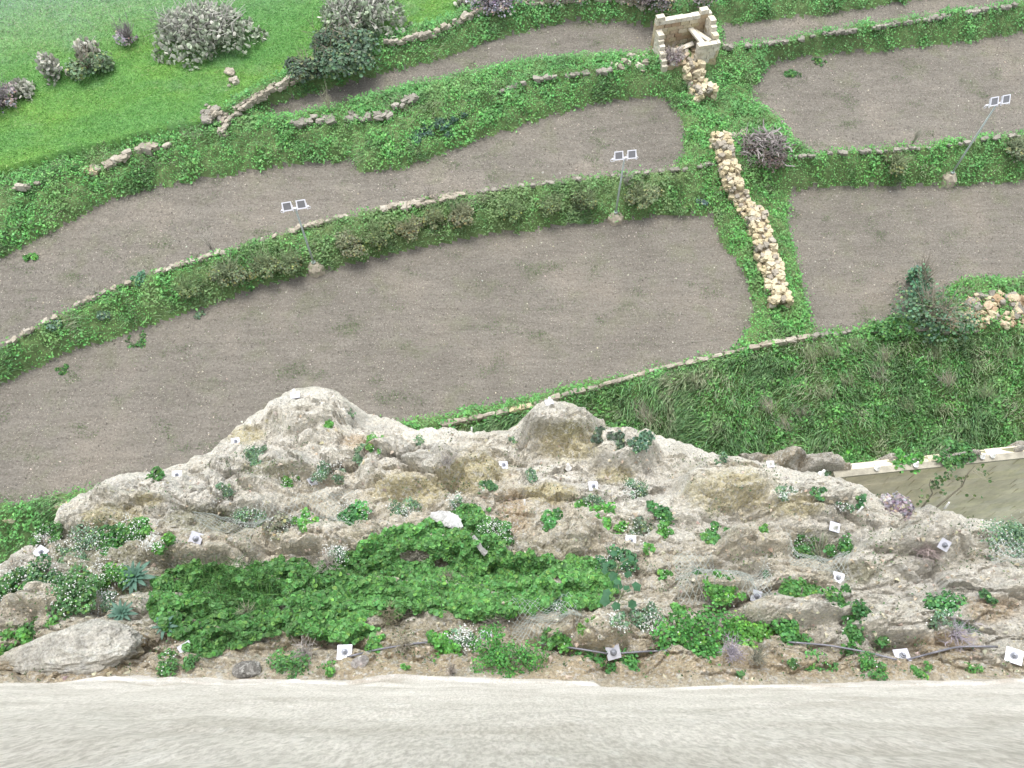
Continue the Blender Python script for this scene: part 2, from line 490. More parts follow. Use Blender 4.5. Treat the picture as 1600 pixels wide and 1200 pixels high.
POLY_SOIL = [
 ('A', [(-900, 990)] + c1[0][1:11] + [(1125, 385), (1160, 425), (1176, 480), (1165, 520), (1150, 548), (1040, 577), (930, 598), (830, 622), (690, 652), (560, 668), (400, 728), (130, 768), (0, 792), (-900, 1040)]),
 ('B', [(-900, 930)] + c2[0][1:14] + [(1055, 262), (1068, 240), (1066, 200), (1045, 165), (1020, 155)] + c3[0][1:17][::-1][1:] + [(-900, 800)]),
 ('C', [(1232, 302), (1300, 293), (1450, 293), (1600, 286), (2500, 243), (2500, 440), (1600, 440), (1500, 438), (1440, 480), (1380, 508), (1330, 516), (1270, 521), (1256, 470), (1240, 400), (1228, 345)]),
 ('D', [(1172, 140), (1205, 101), (1250, 91), (1360, 83), (1480, 71), (1600, 53), (2500, -45), (2500, 150), (1600, 210), (1450, 228), (1330, 238), (1262, 242), (1235, 215), (1212, 185), (1172, 160)]),
 ('E', [(424, 190), (420, 168), (500, 144), (620, 112), (700, 92), (760, 67), (850, 43), (900, 35), (970, 39), (1042, 48), (1038, 84), (950, 86), (800, 101), (700, 123), (600, 147), (500, 173)]),
 ('F', [(1124, 78), (1126, 40), (1200, 34), (1300, 24), (1400, 7), (2500, -188), (2500, -100), (1600, 4), (1500, 20), (1400, 34), (1300, 48), (1200, 67)]),
]
POLY_SOIL[1][1][:] = [(-900, 930)] + c2[0][1:14] + [(1055, 262), (1068, 240), (1066, 200), (1045, 165), (1020, 155), (940, 163), (850, 186), (760, 216), (680, 246), (620, 268), (563, 272), (545, 252), (440, 262), (330, 280), (220, 300), (150, 325), (60, 375), (0, 408), (-900, 800)]
POLY_MEADOW = [(-3000, 620), (-900, 600), (0, 288), (90, 268), (150, 246), (230, 222), (330, 205), (350, 185), (375, 165), (430, 132), (500, 105), (560, 84), (640, 60), (700, 40), (760, 18), (850, 3), (950, -2), (1010, 8), (1045, 16), (1140, 4), (1200, -12), (1600, -70), (2500, -270), (9000, -1200), (2000, -1400), (-9000, -1300)]
POLY_MEADOW = [(a, b - 11) if -950 < a < 1700 else (a, b) for a, b in POLY_MEADOW]

def proj_grid(Z): return proj(np.stack([XX, YY, Z], -1))
PX, PY = proj_grid(Z0)
jx = PX + 6 * fbm(XX * 1.3, YY * 1.3, 1.0, 4, .75); jy = PY + 9 * fbm(XX * 1.3, YY * 1.3, 9.0, 4, .75)
CLS = np.zeros(XX.shape, int)                     # 0 = bank
CLS[inpoly(jx, jy, POLY_MEADOW) | (YY > 75)] = 10
for k, (nm, poly) in enumerate(POLY_SOIL): CLS[inpoly(jx, jy, poly)] = k + 1
bank = (CLS == 0).astype(float)
def blur(a, n):
    for _ in range(n):
        b = a.copy()
        b[1:-1, 1:-1] = (a[:-2, 1:-1] + a[2:, 1:-1] + a[1:-1, :-2] + a[1:-1, 2:] + a[1:-1, 1:-1]) / 5
        a = b
    return a
bw = blur(bank, 6)
clump = 0.55 - np.abs(perlin(XX * 1.1, YY * 1.1, 2.0)) - 0.5 * np.abs(perlin(XX * 2.7, YY * 2.7, 6.0))
bw2 = blur(bank, 14)
ZB = Z0 + (0.08 * bw + 0.6 * np.clip(clump + 0.2, 0, 1) * sstep(0.5, 1.0, bw2))
mea = (CLS == 10)
ZB += mea * (0.12 * fbm(XX * 0.5, YY * 0.5, 3.0, 4))
fieldm = (CLS > 0) & (CLS < 10)
ZB += fieldm * (0.02 * fbm(XX * 2.2, YY * 4.0, 3.0, 3))

# colours of the ground sheet
gc = np.zeros(XX.shape + (3,))
n = fbm(XX * 0.7, YY * 0.7, 11.0, 5)
gc[:] = np.array([0.11, 0.17, 0.06]) + (n[..., None] * np.array([0.05, 0.03, 0.03]))
mcol = np.zeros_like(gc)
w1 = sstep(-0.35, 0.45, fbm(XX * 0.10 + YY * 0.05, YY * 0.30 - XX * 0.1, 21.0, 5, 0.6))
w2 = sstep(0.02, 0.5, fbm(XX * 0.22, YY * 0.5, 31.0, 5, 0.6))
mcol[:] = (np.array([0.165, 0.37, 0.115])[None, None] * (1 - w1[..., None]) + np.array([0.225, 0.45, 0.105]) * w1[..., None])
mcol = mcol * (1 - 0.65 * w2[..., None]) + 0.65 * w2[..., None] * np.array([0.20, 0.37, 0.18])
far = sstep(0, 1, (150 - PY - PX * 0.22) / 160)    # the meadow turns paler and bluer towards the upper left
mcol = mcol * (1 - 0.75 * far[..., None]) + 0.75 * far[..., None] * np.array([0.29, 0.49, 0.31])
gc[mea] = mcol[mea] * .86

nx, ny = XX.shape
idx = np.arange(nx * ny).reshape(nx, ny)
quads = np.stack([idx[:-1, :-1], idx[1:, :-1], idx[1:, 1:], idx[:-1, 1:]], -1).reshape(-1, 4)
VG = np.stack([XX, YY, ZB], -1).reshape(-1, 3)
fc = CLS[:-1, :-1].reshape(-1)
GC = gc.reshape(-1, 3)
def ground_piece(name, sel, mat):
    F = quads[sel]
    u, inv = np.unique(F, return_inverse=True)
    me = make_mesh(name, VG[u], inv.reshape(F.shape), mat, GC[u], True)
    o = obj(name, me)
    return tag(o, kind='structure')
ground_piece('bank_ground', fc == 0, M_BANK)
ground_piece('meadow', fc == 10, M_MEADOW)
for k in range(len(POLY_SOIL)): ground_piece('ploughed_field', fc == k + 1, M_SOIL)
BV_G = BVHTree.FromPolygons([Vector(v) for v in VG.tolist()], quads.tolist())

# ------------------------------------------------------------------ rock slope below the bastion
M_SL = 0.78
WB = [(-400, 1100), (0, 1068), (120, 1066), (200, 1052), (300, 1058), (420, 1062), (560, 1060), (625, 1050), (780, 1056), (915, 1058), (924, 1059), (934, 1067), (1000, 1069), (1130, 1063), (1300, 1062), (1600, 1054), (2000, 1046)]
CREST = [(-400, 1010), (-100, 925), (0, 880), (50, 845), (90, 808), (130, 782), (175, 747), (230, 736), (290, 722), (330, 702), (365, 672), (400, 645), (430, 626), (460, 617), (490, 610), (525, 614), (545, 632), (575, 645), (610, 656), (650, 668), (700, 669), (760, 676), (795, 673), (815, 655), (835, 637), (860, 631), (900, 637), (940, 655), (1000, 668), (1060, 690), (1100, 704), (1160, 714), (1190, 722), (1250, 735), (1310, 745), (1345, 757), (1380, 783), (1410, 797), (1450, 790), (1500, 802), (1550, 815), (1600, 850), (1700, 880), (2000, 930)]
zwall, ywall = 19.5, 2.14

def slope_pt(px, py):
    dx, dy, dz = ray(px, py)
    t = (zwall - CAM_Z + M_SL * ywall) / (dz + M_SL * dy)
    return np.stack([dx * t, dy * t, CAM_Z + dz * t], -1)

U = np.arange(-400, 2001, 3.1)
NV = 250
Vv = np.linspace(-0.045, 1, NV)
wb = np.interp(U, *zip(*WB)); cr = np.interp(U, *zip(*CREST))
cr = cr + 4 * perlin(U * 0.04, 3.3) + 3 * perlin(U * 0.11, 8.3) + 1.5 * perlin(U * .3, 5.5)
PYg = wb[:, None] + (cr - wb)[:, None] * Vv[None, :]
PXg = np.repeat(U[:, None], NV, 1)
R = slope_pt(PXg, PYg)
NRM = np.array([0, M_SL, 1.0]) / math.hypot(1, M_SL)
x, y, z = R[..., 0], R[..., 1], R[..., 2]
H = .9 * (billow(x * 0.28, y * 0.42, 1.5, 2) - 0.28)
sd = y * math.hypot(1, M_SL)
def cuesta(period, amp, seed, warp, up=.82):
    ph = sd / period + warp * perlin(x * .45 / period ** .6, sd * .35 / period ** .6, seed) + .35 * perlin(x * 1.3 / period, sd * 1.1 / period, seed + 4)
    ph = ph - np.floor(ph)
    saw = np.where(ph < up, np.sin(ph / up * math.pi * .5) ** 1.2, np.cos((ph - up) / (1 - up) * math.pi * .5) ** .7)
    return amp * (saw - .5) * sstep(-.35, .25, perlin(x * .6 / period ** .5, sd * .5, seed + 9))
H += cuesta(2.4, .5, 3.0, 1.3) + cuesta(1.1, .34, 23.0, 1.1) + cuesta(.5, .15, 43.0, 1.0)
def blocks(sx_, sy_, off, tilt, crease, seed, wcrease=.14):
    wx_ = x + .35 / sx_ * fbm(x * sx_ * .9, sd * sy_ * .9, seed + .5, 3); wy_ = sd + .35 / sy_ * fbm(x * sx_ * .9, sd * sy_ * .9, seed + 8.5, 3)
    f1, eg, ox, oy, rr = worley(wx_ * sx_, wy_ * sy_, seed)
    return off * rr[..., 0] + tilt * (ox * rr[..., 1] + oy * (.55 * rr[..., 2] + .55)) - crease * (1 - sstep(0, wcrease, eg)), rr
rough_ = sstep(-.25, .2, perlin(x * .35, sd * .35, 90.0))
b1_, rr1 = blocks(.62, .85, .20, .42, .20, 1)
b2_, rr2 = blocks(1.7, 2.3, .09, .17, .11, 2)
b3_, rr3 = blocks(5.0, 6.5, .025, .05, .035, 3, .2)
H += b1_ * (.5 + .5 * rough_) + b2_ * (.45 + .55 * rough_) + b3_
H += 0.4 * (billow(x * 0.7 + 0.3 * y, y * 1.05, 7.5, 3, 0.55) - 0.28)
H += 0.08 * fbm(x * 2.1, y * 2.8, z * 2, 5, 0.62)
H += 0.12 * (billow(x * 1.7, y * 2.3, z * 1.9 + 11, 4, .62) - .28)
H -= 0.22 * sstep(.16, .0, np.abs(perlin(x * .9 + .5 * y, y * 1.5, 77.0)))
ridg = 1 - np.abs(perlin(x * 3.4, y * 3.8, z * 3.4 + 50)) * 2
H += 0.09 * (ridg - 0.6)
H += 0.08 * (0.5 - billow(x * 9, y * 9, z * 9, 3, 0.6) * 2)
# mounds and ledges seen in the photograph: pixel x, y, radius x, radius y (px), height (m)
MOUNDS = [(490, 650, 75, 40, 0.7), (870, 672, 62, 34, 0.9), (975, 712, 60, 30, 0.7), (640, 742, 90, 34, 0.6), (730, 735, 50, 34, 0.4),
          (400, 735, 90, 30, 0.4), (320, 862, 95, 20, 0.55), (500, 840, 110, 24, 0.5), (250, 770, 100, 30, 0.35), (140, 800, 60, 36, 0.35),
          (1130, 765, 75, 40, 0.7), (1180, 850, 60, 22, 0.5), (1060, 800, 60, 22, 0.3), (1250, 790, 90, 26, 0.45), (1440, 850, 70, 24, 0.35),
          (1400, 870, 90, 28, 0.4), (1250, 960, 120, 20, 0.5), (1400, 985, 90, 22, 0.5), (860, 985, 45, 20, 0.35), (930, 990, 60, 26, 0.45),
          (560, 700, 80, 30, 0.3), (780, 700, 50, 24, 0.3), (80, 940, 80, 24, 0.4), (1540, 920, 90, 36, 0.3), (900, 840, 40, 22, 0.3), (1120, 920, 60, 14, .3), (380, 800, 60, 14, -.35), (480, 750, 60, 14, -.45), (700, 880, 160, 30, -.3), (1290, 850, 60, 24, -.45), (1150, 895, 70, 18, -.35), (960, 670, 40, 14, -.5)]
vv = Vv[None, :]
H = H * .54 * (0.30 + 0.70 * sstep(1.0, 0.93, vv))
H += .05 * fbm(x * 5, sd * 5, 6.0, 4, .65)
for mx, my, rx, ry, hh in MOUNDS:
    d = np.sqrt(((PXg - mx) / rx) ** 2 + ((PYg - my) / ry) ** 2 + 1e-9)
    d = d * (1 + 0.25 * perlin(x * 1.2, y * 1.2, 40.0))
    H += 1.15 * hh * (1 - sstep(0.62, 1.15, d))
att = (0.6 + 0.4 * sstep(1.0, 0.85, vv)) * sstep(-0.04, 0.10, vv) + 0.0
H = H * att
R2 = R + H[..., None] * np.array([0, .12, 1.0])
# cliff going down outside the crest
NC = 34
crest = R2[:, -1]
Cl = []
for i in range(1, NC + 1):
    t = i / NC
    yy = crest[:, 1] + 0.25 * sstep(0, 0.15, t) + 1.3 * t + 0.35 * perlin(crest[:, 0] * 0.7, t * 6, 2.0) * min(1, t * 4)
    zz = crest[:, 2] + (-3.4 - crest[:, 2]) * t ** 1.15
    Cl.append(np.stack([crest[:, 0] * (1 + 0.02 * t), yy, zz], -1))
R2 = np.concatenate([R2, np.stack(Cl, 1)], 1)

def stainmask(px, py, spots, wob, edge=0.35):
    m = np.zeros(px.shape)
    for sx, sy, rx, ry in spots:
        d = np.sqrt(((px - sx) / rx) ** 2 + ((py - sy) / ry) ** 2) + wob
        m = np.maximum(m, 1 - sstep(1 - edge, 1 + edge, d))
    return m[..., None]

rpx, rpy = proj(R2)
x, y, z = R2[..., 0], R2[..., 1], R2[..., 2]
n1 = fbm(x * 0.9, y * 0.9, z * 0.9, 5)[..., None]
n2 = fbm(x * 3.1, y * 3.1, z * 3.1 + 20, 4)[..., None]
rc = np.array([0.655, 0.62, 0.54]) + 0.15 * n1 * np.array([1, 1, 1.05]) + 0.14 * n2
grey = sstep(0.0, 0.45, fbm(x * 0.6, y * 0.6, z * 0.6 + 60, 5))[..., None]
rc = rc * (1 - 0.45 * grey) + 0.45 * grey * np.array([0.46, 0.45, 0.42])
wob = 0.45 * fbm(x * 1.5, y * 1.5, z * 1.5 + 9, 4)
cellv = np.zeros(rpx.shape); cellv[:, :NV] = .5 * rr1[..., 1] + .35 * rr2[..., 2] + .3 * rr3[..., 1]
rc = rc * (1 + .09 * cellv[..., None])
wob = wob + .16 * cellv
tan_ = stainmask(rpx, rpy, [(650, 765, 110, 42), (745, 745, 70, 50), (480, 850, 190, 32), (600, 790, 160, 36), (330, 855, 100, 26), (1180, 850, 80, 30), (900, 850, 90, 60), (850, 800, 90, 40), (1000, 900, 150, 40), (250, 845, 70, 25), (90, 940, 120, 40), (500, 745, 80, 20), (1090, 930, 110, 40), (1250, 880, 60, 40), (870, 960, 200, 60)], wob)
rc = rc * (1 - 0.6 * tan_) + 0.6 * tan_ * np.array([0.56, 0.50, 0.38])
och = stainmask(rpx, rpy, [(885, 690, 50, 30), (735, 740, 48, 30), (1145, 765, 68, 36), (385, 678, 24, 16), (180, 812, 50, 24), (230, 780, 25, 12), (640, 765, 60, 26), (1235, 790, 45, 18), (960, 742, 30, 12), (860, 770, 40, 16)], wob)
rc = rc * (1 - 0.7 * och) + 0.7 * och * np.array([0.52, 0.46, 0.26])
moss = stainmask(rpx, rpy, [(320, 812, 60, 20), (150, 860, 70, 40), (200, 900, 120, 40), (885, 668, 45, 12), (1330, 895, 40, 16), (640, 1010, 80, 35), (700, 900, 200, 60), (400, 950, 170, 60), (420, 730, 50, 14)], wob)
rc = rc * (1 - 0.6 * moss) + 0.6 * moss * np.array([0.20, 0.20, 0.10])
oran = stainmask(rpx, rpy, [(800, 805, 26, 34), (560, 690, 30, 12), (1010, 1040, 90, 22), (1180, 1040, 120, 20), (1320, 1045, 200, 14), (1480, 1010, 50, 20), (1550, 950, 50, 22), (860, 1045, 80, 20), (620, 1040, 120, 20), (100, 1045, 120, 20)], wob)
rc = rc * (1 - 0.75 * oran) + 0.75 * oran * np.array([0.50, 0.39, 0.26])
soil = sstep(955, 1000, rpy + 26 * n1[..., 0]) * (1 - stainmask(rpx, rpy, [(1400, 985, 130, 30), (1250, 965, 120, 18), (1560, 990, 60, 40)], wob)[..., 0])
soil = soil[..., None]
rc = rc * (1 - 0.7 * soil) + 0.7 * soil * np.array([0.46, 0.39, 0.27])
rc = np.clip(rc, 0.08, 0.78)
nx, ny = R2.shape[:2]
idx = np.arange(nx * ny).reshape(nx, ny)
RQ = np.stack([idx[:-1, :-1], idx[1:, :-1], idx[1:, 1:], idx[:-1, 1:]], -1).reshape(-1, 4)
RV = R2.reshape(-1, 3)
rock = obj('rock_slope', make_mesh('rock_slope', RV, RQ, M_ROCK, rc.reshape(-1, 3), False))
tag(rock, kind='structure')
BV_R = BVHTree.FromPolygons([Vector(v) for v in RV.tolist()], RQ.tolist())

CO = Vector((0, 0, CAM_Z))
def cast(bv, px, py):
    dx, dy, dz = ray(px, py)
    d = Vector((float(dx), float(dy), float(dz))).normalized()
    h = bv.ray_cast(CO, d)
    return (h[0], h[1]) if h[0] is not None else (None, None)
def on_rock(px, py):
    p, n_ = cast(BV_R, px, py)
    if p is None: p = Vector(slope_pt(px, py).tolist()); n_ = Vector(NRM.tolist())
    if n_.z < 0: n_ = -n_
    return p, n_
def on_ground(px, py):
    p, n_ = cast(BV_G, px, py)
    if p is None: p = Vector(W(px, py, 1.0).tolist()); n_ = Vector((0, 0, 1))
    return p, n_
def drop(bv, x, y, zt=60):
    h = bv.ray_cast(Vector((x, y, zt)), Vector((0, 0, -1)))
    return h[0].z if h[0] is not None else 0.0

# rock ledge outside the low retaining wall, seen past its top
def strip_rock(name, lower, upper, zf, amp, label_seed, drop_to):
    U = np.arange(lower[0][0], lower[-1][0], 3.0)
    lo = np.interp(U, *zip(*lower)); up = np.interp(U, *zip(*upper))
    Vn = np.linspace(0, 1, 26)
    PY_ = lo[:, None] + (up - lo)[:, None] * Vn[None]
    PX_ = np.repeat(U[:, None], 26, 1)
    P = W(PX_, PY_, zf)
    x, y = P[..., 0], P[..., 1]
    hump = np.sin(np.clip(Vn, 0, 1) * math.pi)[None] ** 0.6
    P[..., 2] += sstep(0, .12, Vn)[None] * hump ** .5 * (amp * np.clip(2.6 * billow(x * 0.75, y * 0.75, label_seed, 4) - .1, -.1, 1.2) + 0.12 * fbm(x * 3, y * 3, 4.0, 4))
    rows = [P]
    for i in range(1, 12):
        t = i / 11
        Q = P[:, -1].copy(); Q[:, 1] += 0.9 * t + 0.2 * perlin(Q[:, 0], t * 4); Q[:, 2] += (drop_to - Q[:, 2]) * t
        rows.append(Q[:, None])
    P = np.concatenate(rows, 1)
    x, y, z = P[..., 0], P[..., 1], P[..., 2]
    c = np.array([0.46, 0.43, 0.37]) + 0.2 * fbm(x * 2, y * 2, z * 2, 4)[..., None]
    t_ = sstep(0.05, 0.3, fbm(x * .8, y * .8, z * .8 + 5, 3))[..., None]
    c = c * (1 - .6 * t_) + .6 * t_ * np.array([0.34, 0.28, 0.19])
    a, b = P.shape[:2]
    ii = np.arange(a * b).reshape(a, b)
    Q = np.stack([ii[:-1, :-1], ii[1:, :-1], ii[1:, 1:], ii[:-1, 1:]], -1).reshape(-1, 4)
    o = obj(name, make_mesh(name, P.reshape(-1, 3), Q, M_ROCK, c.reshape(-1, 3), False))
    tag(o, kind='structure')
    return BVHTree.FromPolygons([Vector(v) for v in P.reshape(-1, 3).tolist()], Q.tolist())
BV_L = strip_rock('rock_ledge', [(1150, 735), (1200, 745), (1310, 748), (1600, 716), (2200, 660)],
                  [(1150, 716), (1190, 711), (1230, 709), (1290, 711), (1320, 728), (1350, 726), (1385, 713), (1410, 716), (1440, 722), (1480, 702), (1510, 708), (1540, 714), (1580, 694), (1620, 690), (2200, 630)], 9.5, 0.9, 3.0, -2.8)

# ------------------------------------------------------------------ bastion wall under the camera
U = np.arange(-700, 2301, 5.0)
zs = np.concatenate([[14.0, 17.0, 18.6], np.linspace(19.0, 21.5, 60), np.linspace(21.6, 31.2, 120)])
wbl = np.interp(U, *zip(*WB))
wallp = slope_pt(U, wbl)
B = np.zeros((len(U), len(zs), 3))
for j, zz in enumerate(zs):
    yb = ywall - 0.186 * (zz - zwall)
    B[:, j, 0] = wallp[:, 0]; B[:, j, 1] = yb; B[:, j, 2] = zz
B[..., 0] = np.linspace(-16, 16, len(U))[:, None]
x, z = B[..., 0], B[..., 2]
yoff = 0.05 * fbm(x * 0.8, z * 0.8, 1.0, 4) + 0.02 * fbm(x * 4, z * 4, 3.0, 4)
# uneven projecting foot course
pxb, pyb = proj(np.stack([x[:, 0], np.full(len(U), ywall), np.full(len(U), zwall)], -1))
edge = np.interp(pxb, *zip(*WB)) - 1058
foot = -edge / 100.0 * 0.95
yoff += foot[:, None] * (1 - sstep(20.0, 22.5, z))
left = sstep(2.0, -5.0, x)
yoff += left * 0.14 * billow(x * 0.9, z * 0.6, 8.0, 4) * (1 - sstep(22, 26, z))
yoff += 0.05 * (1 - sstep(20.3 + 0.25 * perlin(x * 0.8, 4.4), 20.45 + 0.25 * perlin(x * 0.8, 4.4), z))
B[..., 1] += yoff
c = np.array([0.69, 0.64, 0.60]) + 0.07 * fbm(x * 0.7, z * 0.9, 12.0, 5)[..., None]
st = sstep(0.15, 0.5, fbm(x * 0.8, z * 1.2, 30.0, 5))[..., None] * (1 - sstep(21, 24, z))[..., None]
c = c * (1 - 0.5 * st) + 0.5 * st * np.array([0.34, 0.27, 0.20])
nx, ny = B.shape[:2]
idx = np.arange(nx * ny).reshape(nx, ny)
Q = np.stack([idx[:-1, :-1], idx[:-1, 1:], idx[1:, 1:], idx[1:, :-1]], -1).reshape(-1, 4)
bw_ = obj('bastion_wall', make_mesh('bastion_wall', B.reshape(-1, 3), Q, M_BAST, c.reshape(-1, 3), True))
tag(bw_, 'tall pale weathered limestone bastion wall falling away at the foot of the photo', 'wall')

# ------------------------------------------------------------------ stones
def stone_mesh(seed, mat, sub=2, rough=0.16, boxy=0.55):
    rs = np.random.default_rng(seed)
    k = np.linspace(-1, 1, sub + 1)
    V = {}; Fs = []
    def vid(p):
        key = tuple(np.round(p, 4))
        if key not in V: V[key] = len(V)
        return V[key]
    for ax in range(3):
        for s in (-1, 1):
            for i in range(sub):
                for j in range(sub):
                    q = []
                    for a, b in ((0, 0), (1, 0), (1, 1), (0, 1)):
                        p = [0, 0, 0]; p[ax] = s; p[(ax + 1) % 3] = k[i + a]; p[(ax + 2) % 3] = k[j + b]
                        q.append(vid(p))
                    if s < 0: q = q[::-1]
                    Fs.append(q)
    P = np.array(list(V.keys()))
    sph = P / np.linalg.norm(P, axis=1)[:, None]
    P = P * boxy * 0.5 + sph * (1 - boxy) * 0.62
    P = P * (1 + rough * rs.normal(size=(len(P), 1))) + rough * 0.25 * rs.normal(size=P.shape)
    return make_mesh('stone', P, Fs, mat, None, False)
ST = {}
def stones_of(mat):
    if mat.name not in ST: ST[mat.name] = [stone_mesh(10 + i, mat, 3 if i < 5 else 2) for i in range(9)]
    return ST[mat.name]
def stone(parent, loc, size, mat, name='stone', rz=None, tilt=0.25, rel=True):
    o = bpy.data.objects.new(name, random.choice(stones_of(mat)))
    COL.objects.link(o)
    if parent is not None:
        o.parent = parent
        if rel: loc = (loc[0] - parent.location[0], loc[1] - parent.location[1], loc[2] - parent.location[2])
    o.location = tuple(float(a) for a in loc)
    o.scale = tuple(float(a) for a in size)
    o.rotation_euler = (random.uniform(-tilt, tilt), random.uniform(-tilt, tilt), random.uniform(0, 6.28) if rz is None else rz)
    return o

def path_pts(pix, zfun):
    P = []
    for a, b in pix:
        p, _ = zfun(a, b); P.append((p.x, p.y, p.z))
    return np.array(P)
def resample(P, step):
    d = np.concatenate([[0], np.cumsum(np.linalg.norm(np.diff(P[:, :2], axis=0), axis=1))])
    s = np.arange(step / 2, d[-1], step)
    Q = np.stack([np.interp(s, d, P[:, i]) for i in range(3)], -1)
    T = np.gradient(Q, axis=0) if len(Q) > 1 else np.array([[1.0, 0, 0]])
    T[:, 2] = 0
    T /= np.linalg.norm(T, axis=1)[:, None] + 1e-9
    return Q, T

def stone_row(name, label, pix, size, mat, cat='stone wall', zf=on_ground, lift=0.05, keep=0.9, rows=1, across=1, group=None, jit=0.25):
    P = path_pts(pix, zf)
    Q, T = resample(P, size * 0.92)
    e = empty(name, Q[0], label, cat, group)
    for i in range(len(Q)):
        for a in range(across):
            for r in range(rows):
                if random.random() > keep * .8: continue
                off = (a - (across - 1) / 2) * size * 0.85 + random.uniform(-jit, jit) * size
                s = size * random.uniform(0.7, 1.25)
                l = (Q[i, 0] - T[i, 1] * off, Q[i, 1] + T[i, 0] * off, Q[i, 2] + lift * .7 + r * size * 0.7 + random.uniform(-.1, .15) * size)
                stone(e, l, (s * random.uniform(1, 1.35), s * random.uniform(.8, 1), s * random.uniform(.6, .9)), mat,
                      rz=math.atan2(T[i, 1], T[i, 0]) + random.uniform(-.4, .4))
    return e

stone_row('dry_stone_wall', 'low rubble wall edging the bright meadow, ending beside the grey leafy shrub',
          [(347, 214), (352, 200), (362, 186), (385, 168), (415, 150), (450, 132), (490, 118), (520, 106), (545, 97), (560, 94)], 0.27, M_STONE, rows=2, across=2, lift=0.15)
stone_row('dry_stone_wall', 'broken stone wall along the meadow between the second prickly pear thicket and the top edge',
          [(602, 75), (640, 67), (675, 60), (700, 46), (740, 28), (765, 22), (800, 10), (850, 8), (900, 4), (950, 2), (990, 8), (1005, 16)], 0.27, M_STONE, rows=2, across=1, lift=0.2)
stone_row('dry_stone_wall', 'short run of big pale stones at the lower edge of the bright meadow',
          [(168, 262), (190, 252), (205, 242), (225, 238), (245, 234), (265, 233)], 0.37, M_STONE, lift=0.25, keep=1, rows=1)
stone_row('dry_stone_wall', 'overgrown line of stones on the bank below the small upper field',
          [(780, 148), (820, 133), (850, 126), (880, 122), (930, 118), (955, 113)], 0.28, M_GREYSTONE, lift=0.25, keep=.75)
stone_row('dry_stone_wall', 'tumbled grey stones along the lower edge of the small upper field',
          [(430, 207), (470, 196), (500, 190), (545, 187), (590, 186), (612, 180), (635, 162), (648, 156)], 0.31, M_GREYSTONE, lift=0.25, keep=.6, across=2)
stone_row('dry_stone_wall', 'pale stone edging above the long bank carrying the left floodlight',
          [(405, 378), (440, 368), (475, 357), (500, 352), (530, 342), (545, 340)], 0.25, M_STONE, lift=0.22, keep=.9)
stone_row('dry_stone_wall', 'pale stone edging of the middle terrace between the left and centre floodlights',
          [(598, 333), (620, 328), (645, 325), (672, 317), (700, 312), (722, 306)], 0.27, M_STONE, lift=0.3, keep=.95, across=2)
stone_row('dry_stone_wall', 'thin line of small stones from the centre floodlight to the yellow cross wall',
          [(745, 303), (800, 296), (850, 290), (900, 284), (980, 276), (1040, 270), (1080, 266), (1105, 260), (1130, 257)], 0.22, M_GREYSTONE, lift=0.22, keep=.7)
stone_row('dry_stone_wall', 'faint stone edging of the long terrace at the far left',
          [(0, 549), (50, 517), (100, 490), (150, 466), (200, 445), (260, 424), (320, 405), (380, 388)], 0.24, M_STONE, lift=0.17, keep=.6)
stone_row('dry_stone_wall', 'low stone wall between the top right field and the field below it',
          [(1130, 76), (1160, 77), (1185, 74), (1215, 69), (1250, 64), (1290, 56), (1340, 50), (1390, 42), (1440, 36), (1500, 26), (1560, 16), (1600, 10)], 0.27, M_GREYSTONE, lift=0.22, keep=.8)
stone_row('dry_stone_wall', 'line of small stones above the bank with the right floodlight',
          [(1215, 250), (1260, 247), (1310, 242), (1360, 240), (1420, 236), (1480, 231), (1530, 222), (1600, 214)], 0.21, M_GREYSTONE, lift=0.2, keep=.55)
stone_row('dry_stone_wall', 'pale stones along the field edge below the leafy bush',
          [(1268, 528), (1290, 524), (1320, 521), (1360, 519), (1395, 518), (1440, 516), (1480, 520), (1530, 519)], 0.25, M_GREYSTONE, lift=0.18, keep=.9)
stone_row('dry_stone_wall', 'stone edging at the left end of the lowest grass bank',
          [(0, 818), (30, 808), (60, 800), (100, 790), (118, 783)], 0.22, M_OCHRE, lift=0.05, keep=.9)
stone_row('dry_stone_wall', 'short stone edging at the left edge of the meadow bank',
          [(0, 302), (25, 299), (55, 293), (75, 290)], 0.27, M_STONE, lift=0.3, keep=.9)

# long narrow coping wall bounding the large field
def coping(pix, label):
    P = path_pts(pix, on_ground); Q, T = resample(P, 0.62)
    e = empty('boundary_wall', Q[0], label, 'wall')
    for i in range(len(Q)):
        s = random.uniform(0.9, 1.05)
        stone(e, (Q[i, 0], Q[i, 1], Q[i, 2] + 0.07), (0.56 * s, 0.24 * random.uniform(.8, 1.1), 0.32), M_STONE if random.random() < .85 else M_OCHRE, name='coping_stone',
              rz=math.atan2(T[i, 1], T[i, 0]), tilt=.05)
coping([(690, 666), (730, 657), (780, 647), (830, 636), (880, 619), (930, 607), (980, 593), (1030, 578), (1090, 566), (1150, 551), (1200, 539), (1262, 528)],
       'long narrow cream wall along the near edge of the largest field')

